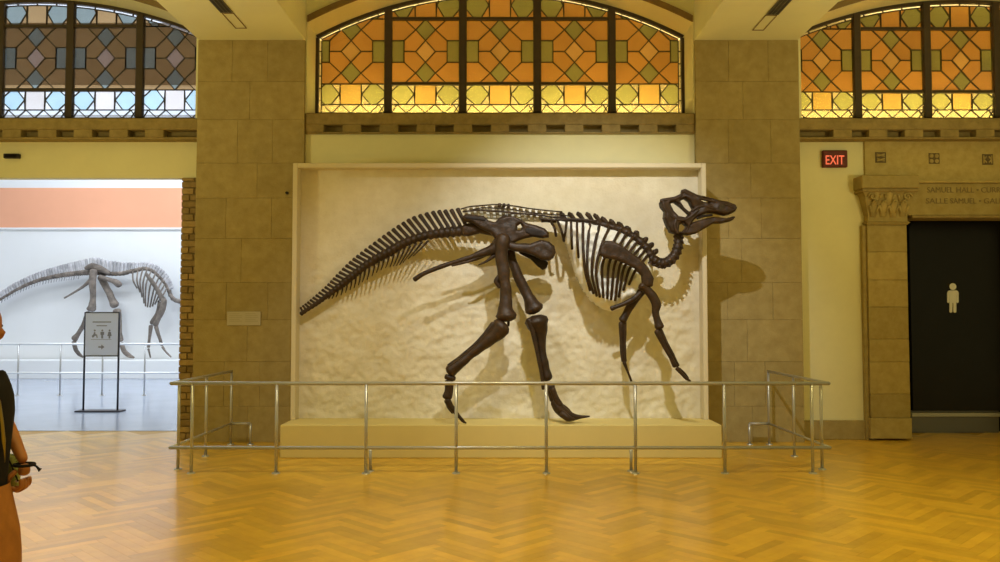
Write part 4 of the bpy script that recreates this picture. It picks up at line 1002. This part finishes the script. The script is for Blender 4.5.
for k, u in enumerate((0.29, 0.52, 0.74)):
    m = MB(); cx_ = a.x+wd*u; zc_ = a.z-(a.z-c.z)*0.50; y_ = YT-0.014
    m.prism([(cx_+0.016*math.cos(t_), zc_+0.062+0.016*math.sin(t_)) for t_ in [2*math.pi*i/10 for i in range(10)]], y_, y_+0.002)
    if k == 1: pg = [(-.03, .04), (.03, .04), (.03, -.01), (.016, -.01), (.016, -.07), (-.016, -.07), (-.016, -.01), (-.03, -.01)]
    elif k == 2: pg = [(-.02, .04), (.02, .04), (.035, -.03), (.014, -.03), (.014, -.07), (-.014, -.07), (-.014, -.03), (-.035, -.03)]
    else: pg = [(-.01, .04), (.01, .03), (.012, .0), (.04, -.005), (.05, -.06), (.035, -.06), (.025, -.02), (.0, -.03), (-.03, -.06), (-.05, -.03), (-.02, .0)]
    m.prism([(cx_+p[0], zc_+p[1]) for p in pg], y_, y_+0.002); m.build('pictogram', 'sign_ink', ss)
m = MB(); cx_ = a.x+wd*0.5; zc_ = a.z-(a.z-c.z)*0.80
m.prism([(cx_+p[0], zc_+p[1]) for p in [(-.05, .012), (.0, .012), (.0, .04), (.05, 0), (.0, -.04), (.0, -.012), (-.05, -.012)]], YT-0.014, YT-0.012); m.build('arrow', 'sign_ink', ss)

# ================================================================== PERSON at the left edge
YH0 = 3.0
def pw(px, py, dy=0.0): return P(px, py, YH0+dy)
def skinned(name, verts, edges, m, parent, root=0, sub=2):
    """verts: (Vector, radius[, radius_y])"""
    me = bpy.data.meshes.new(name); me.from_pydata([tuple(v[0]) for v in verts], edges, []); me.update()
    o = bpy.data.objects.new(name, me); COL.objects.link(o)
    sm = o.modifiers.new('skin', 'SKIN'); sm.use_smooth_shade = True
    sv = me.skin_vertices[0].data if me.skin_vertices else None
    if sv is None:
        bm = bmesh.new(); bm.from_mesh(me); bm.verts.layers.skin.verify(); bm.to_mesh(me); bm.free(); sv = me.skin_vertices[0].data
    for i, v in enumerate(verts):
        sv[i].radius = (v[1], v[2] if len(v) > 2 else v[1]); sv[i].use_root = (i == root)
    ss_ = o.modifiers.new('sub', 'SUBSURF'); ss_.levels = sub; ss_.render_levels = sub
    bpy.context.view_layer.update()
    me2 = bpy.data.meshes.new_from_object(o.evaluated_get(bpy.context.evaluated_depsgraph_get()))
    bpy.data.objects.remove(o, do_unlink=True)
    me2.materials.clear(); me2.materials.append(MATS[m])
    me2.polygons.foreach_set('use_smooth', [True]*len(me2.polygons))
    o = bpy.data.objects.new(name, me2); COL.objects.link(o); o.parent = parent
    return o
pe = thing('person', 'person with black top and rust brown skirt walking with a green bag', 'person')
BX = pw(-26, 400).x       # body axis
def V(dx, dy, z): return Vector((BX+dx, YH0+dy, z))
# body: pelvis-rooted skin; facing +X, near arm towards the camera (-Y)
el = pw(7, 424, 0.17); wr_ = pw(24.5, 463, 0.12)
sh = V(-0.08, 0.16, 1.31)
bv = [(V(0, 0, 0.93), 0.085, 0.10), (V(-0.005, 0, 1.10), 0.075, 0.09), (V(0.0, 0, 1.26), 0.085, 0.12), (V(-0.02, 0, 1.38), 0.06, 0.075), (V(0.0, 0, 1.44), 0.05, 0.05),
      (sh, 0.042), (el, 0.027), (el.lerp(wr_, 0.35), 0.026), (wr_, 0.018),
      (V(-0.02, -0.17, 1.31), 0.045), (V(-0.12, -0.20, 1.08), 0.036), (V(-0.16, -0.20, 0.86), 0.024),
      (V(0.02, -0.08, 0.80), 0.095), (V(0.10, -0.085, 0.48), 0.062), (V(0.13, -0.085, 0.34), 0.058), (V(0.10, -0.085, 0.09), 0.036), (V(0.22, -0.09, 0.035), 0.033),
      (V(-0.02, 0.08, 0.80), 0.095), (V(-0.06, 0.085, 0.48), 0.062), (V(-0.14, 0.085, 0.34), 0.056), (V(-0.26, 0.085, 0.11), 0.036), (V(-0.15, 0.085, 0.035), 0.033)]
be = [(0, 1), (1, 2), (2, 3), (3, 4), (2, 5), (5, 6), (6, 7), (7, 8), (2, 9), (9, 10), (10, 11), (0, 12), (12, 13), (13, 14), (14, 15), (15, 16), (0, 17), (17, 18), (18, 19), (19, 20), (20, 21)]
skinned('body', bv, be, 'skin', pe)
# head in profile, looking +X
hc = pw(-25.5, 327); hr = 0.105
m = MB(); N1, N2 = 28, 20; vs, fs = [], []
for j in range(N2+1):
    th = math.pi*j/N2
    for i in range(N1):
        ph = 2*math.pi*i/N1
        x, y, z = math.sin(th)*math.cos(ph), math.sin(th)*math.sin(ph), math.cos(th)
        k = 1.0
        dx = x*0.092; dy = y*0.074; dz = z*0.118
        if x > 0 and z < 0.2: dx -= 0.012*max(0, -z-0.2)*x; dy *= 1-0.25*max(0, -z)
        if z < -0.3 and x < 0: dx *= 0.8; 
        fy = math.exp(-(y/0.22)**2)
        if x > 0:
            dx += 0.026*fy*math.exp(-((z+0.22)/0.17)**2)*x      # nose
            dx += 0.010*fy*math.exp(-((z+0.58)/0.08)**2)        # lips
            dx += 0.014*fy*math.exp(-((z+0.86)/0.12)**2)        # chin
            dx -= 0.008*math.exp(-((abs(y)-0.36)/0.14)**2)*math.exp(-((z-0.02)/0.12)**2)  # eye sockets
        vs.append((hc.x+dx, hc.y+dy, hc.z+dz))
for j in range(N2):
    for i in range(N1):
        i2 = (i+1) % N1; fs.append((j*N1+i, j*N1+i2, (j+1)*N1+i2, (j+1)*N1+i))
m.add(vs, fs); ho = m.build('head', 'skin', pe, True)
for sg in (-1, 1):
    e = MB(); e.ball((hc.x+0.072, hc.y+sg*0.029, hc.z+0.004), 0.012, 1, 1, 0.7); e.build('eye', 'eye', ho, True)
    e = MB(); e.tube([(hc.x-0.005, hc.y+sg*0.074, hc.z+0.02), (hc.x-0.018, hc.y+sg*0.082, hc.z+0.0), (hc.x-0.012, hc.y+sg*0.076, hc.z-0.035)], [0.010, 0.016, 0.008], 8, 0.6); e.build('ear', 'skin', ho, True)
e = MB(); e.tube([(hc.x+0.070, hc.y-0.020, hc.z-0.068), (hc.x+0.083, hc.y, hc.z-0.067), (hc.x+0.070, hc.y+0.020, hc.z-0.068)], [0.003, 0.007, 0.003], 8); e.build('lips', 'lip', ho, True)
m = MB(); vs, fs = [], []
for j in range(13):
    th = math.pi*0.66*j/12
    for i in range(24):
        ph = 2*math.pi*i/24
        lim = 0.40 if abs(math.cos(ph)) > 0 and math.cos(ph) > 0.1 else 1.0
        t_ = th*(lim if math.cos(ph) > 0.1 else (0.62 if math.cos(ph) > -0.2 else 1.0))
        vs.append((hc.x-0.008+0.100*math.sin(t_)*math.cos(ph), hc.y+0.084*math.sin(t_)*math.sin(ph), hc.z+0.010+0.124*math.cos(t_)))
for j in range(12):
    for i in range(24):
        i2 = (i+1) % 24; fs.append((j*24+i, j*24+i2, (j+1)*24+i2, (j+1)*24+i))
m.add(vs, fs); hr_ = m.build('hair', 'hair', ho, True)
e = MB(); e.tube([(hc.x-0.085, hc.y, hc.z+0.03), (hc.x-0.125, hc.y, hc.z-0.02), (hc.x-0.120, hc.y, hc.z-0.12), (hc.x-0.10, hc.y, hc.z-0.22)], [0.03, 0.045, 0.035, 0.012], 10); e.build('ponytail', 'hair', ho, True)
# clothing
tp = [(V(0, 0, 0.86), 0.112, 0.14), (V(-0.0, 0, 0.98), 0.112, 0.14), (V(0.005, 0, 1.12), 0.122, 0.132), (V(0.004, 0, 1.26), 0.116, 0.158), (V(-0.015, 0, 1.335), 0.075, 0.13)]
tp += [(V(-0.075, 0.155, 1.315), 0.050), (el.lerp(sh, 0.5)+Vector((-0.01, 0, 0.0)), 0.036), (V(-0.02, -0.165, 1.315), 0.056), (V(-0.08, -0.19, 1.14), 0.05)]
skinned('black_top', tp, [(0, 1), (1, 2), (2, 3), (3, 4), (3, 5), (5, 6), (3, 7), (7, 8)], 'black_cloth', pe)
e = MB(); q = [V(0.088, -0.05, 1.315), V(0.106, -0.03, 1.25), V(0.112, -0.02, 1.18), V(0.112, -0.005, 1.11), V(0.100, 0.02, 1.03)]
e.tube(q, [0.007, 0.008, 0.008, 0.008, 0.006], 8, 1); e.build('strap_trim', 'gold', pe, True)
sk_ = MB(); rings = []
for z, rx, ry, ox in ((0.95, 0.112, 0.138, 0.0), (0.90, 0.122, 0.15, 0.0), (0.84, 0.134, 0.165, 0.0), (0.78, 0.148, 0.175, 0.0), (0.70, 0.156, 0.18, 0.0), (0.56, 0.158, 0.185, 0.0), (0.50, 0.156, 0.185, 0.0)):
    rings.append([(BX+ox+rx*math.cos(a), YH0+ry*math.sin(a), z) for a in [2*math.pi*i/28 for i in range(28)]])
vs = [p for r in rings for p in r]; fs = []
for j in range(len(rings)-1):
    for i in range(28):
        i2 = (i+1) % 28; fs.append((j*28+i, j*28+i2, (j+1)*28+i2, (j+1)*28+i))
sk_.add(vs, fs); sk_.build('skirt', 'rust_cloth', pe, True)
for sg, fx, fz in ((-0.088, 0.14, 0.03), (0.085, -0.21, 0.035)):
    e = MB(); e.tube([(BX+fx-0.10, YH0+sg, 0.045), (BX+fx-0.04, YH0+sg, 0.05), (BX+fx+0.05, YH0+sg, 0.042), (BX+fx+0.13, YH0+sg, 0.032)], [0.035, 0.045, 0.043, 0.026], 10, 1.0); e.build('shoe', 'black_cloth', pe, True)
# near hand, fingers curled round the bag strap
hd = pw(24, 476, 0.12)
fingers = []
pv = [(wr_, 0.024, 0.020), (wr_.lerp(hd, 0.5), 0.026, 0.020), (hd, 0.030, 0.020)]
hand = skinned('hand', pv, [(0, 1), (1, 2)], 'skin', pe)
for k in range(4):
    dyy = -0.026+0.017*k; ln = [0.85, 1.0, 0.95, 0.78][k]
    a = hd+Vector((0.004, dyy, -0.004)); b_ = a+Vector((0.004*ln, 0, -0.036*ln)); c_ = b_+Vector((-0.026*ln, 0, -0.014*ln)); d_ = c_+Vector((-0.022*ln, 0, 0.012*ln))
    skinned('finger', [(a, 0.010), (b_, 0.0095), (c_, 0.0088), (d_, 0.0075)], [(0, 1), (1, 2), (2, 3)], 'skin', hand, sub=2)
a = wr_.lerp(hd, 0.45)+Vector((-0.015, -0.020, 0)); skinned('thumb', [(a, 0.011), (a+Vector((-0.022, -0.012, -0.025)), 0.010), (a+Vector((-0.030, -0.008, -0.052)), 0.0085)], [(0, 1), (1, 2)], 'skin', hand, sub=2)
# other hand, relaxed at the side
w2 = V(-0.16, -0.20, 0.86); h2 = V(-0.155, -0.20, 0.785)
hand2 = skinned('hand', [(w2+Vector((0.004, 0, 0.05)), 0.026, 0.026), (w2, 0.024, 0.024), (w2.lerp(h2, 0.5), 0.018, 0.026), (h2, 0.018, 0.036), (h2-Vector((0, 0, 0.018)), 0.012, 0.030)], [(0, 1), (1, 2), (2, 3), (3, 4)], 'skin', pe)
for k in range(4):
    dx_ = -0.028+0.018*k; ln = [0.78, 0.95, 1.0, 0.85][k]
    a = h2+Vector((dx_, 0, 0.012)); b_ = a+Vector((0.0, 0.004, -0.036*ln)); c_ = b_+Vector((0.0, 0.012, -0.026*ln)); d_ = c_+Vector((0.0, 0.016, -0.016*ln))
    skinned('finger', [(a, 0.0095), (b_, 0.009), (c_, 0.0083), (d_, 0.007)], [(0, 1), (1, 2), (2, 3)], 'skin', hand2, sub=2)
a = w2.lerp(h2, 0.45)+Vector((0.022, 0.004, 0)); skinned('thumb', [(a, 0.011), (a+Vector((0.018, 0.010, -0.026)), 0.010), (a+Vector((0.020, 0.016, -0.050)), 0.008)], [(0, 1), (1, 2)], 'skin', hand2, sub=2)
# wrist tie
wb = thing('wrist_tie', 'dark cord tied round the wrist with a dangling end', 'wristband')
ax = (hd-wr_).normalized(); ct = wr_.lerp(hd, 0.12); s_ = ax.cross(Vector((0, 1, 0))).normalized()
m = MB(); ring = [ct+(s_*math.cos(a)+Vector((0, 1, 0))*math.sin(a))*0.034 for a in [2*math.pi*i/16 for i in range(17)]]
m.tube(ring, [0.006]*17, 6, up=ax, caps=False); m.build('loop', 'black_cloth', wb, True)
m = MB(); q = pw(40, 470, 0.12); p0 = ct+Vector((0.03, 0, 0)); m.tube([p0, p0.lerp(q, 0.5)+Vector((0, 0, 0.004)), q.lerp(p0, 0.12), q], [0.004, 0.004, 0.006, 0.009], 6); m.build('loose_end', 'black_cloth', wb, True)
# green bag
bg = thing('hand_bag', 'small olive green bag with pale edge hanging from the hand at the hip', 'bag')
bp = [(5, 455), (11, 453.5), (15, 456), (17.5, 463), (19, 474), (19.5, 485), (17, 491.5), (12, 492.5), (7, 491), (3, 488), (2, 470), (3, 461)]
inflate('body', bp, [], YH0+0.19, 0.026, 5, 'bag_green', bg, step=0.8)
bone('clasp', [(16, 481, -0.03, 1.2), (17.5, 482, -0.03, 1.2)], 'white', bg, YH0+0.19, 2, 6)
bone('strap', [(6, 457, 0, 0.8), (10, 462, 0.0, 0.8), (15, 474, 0.0, 0.8), (18, 481, 0.0, 0.8)], 'black_cloth', bg, YH0+0.16, 4, 6, 1, 0)
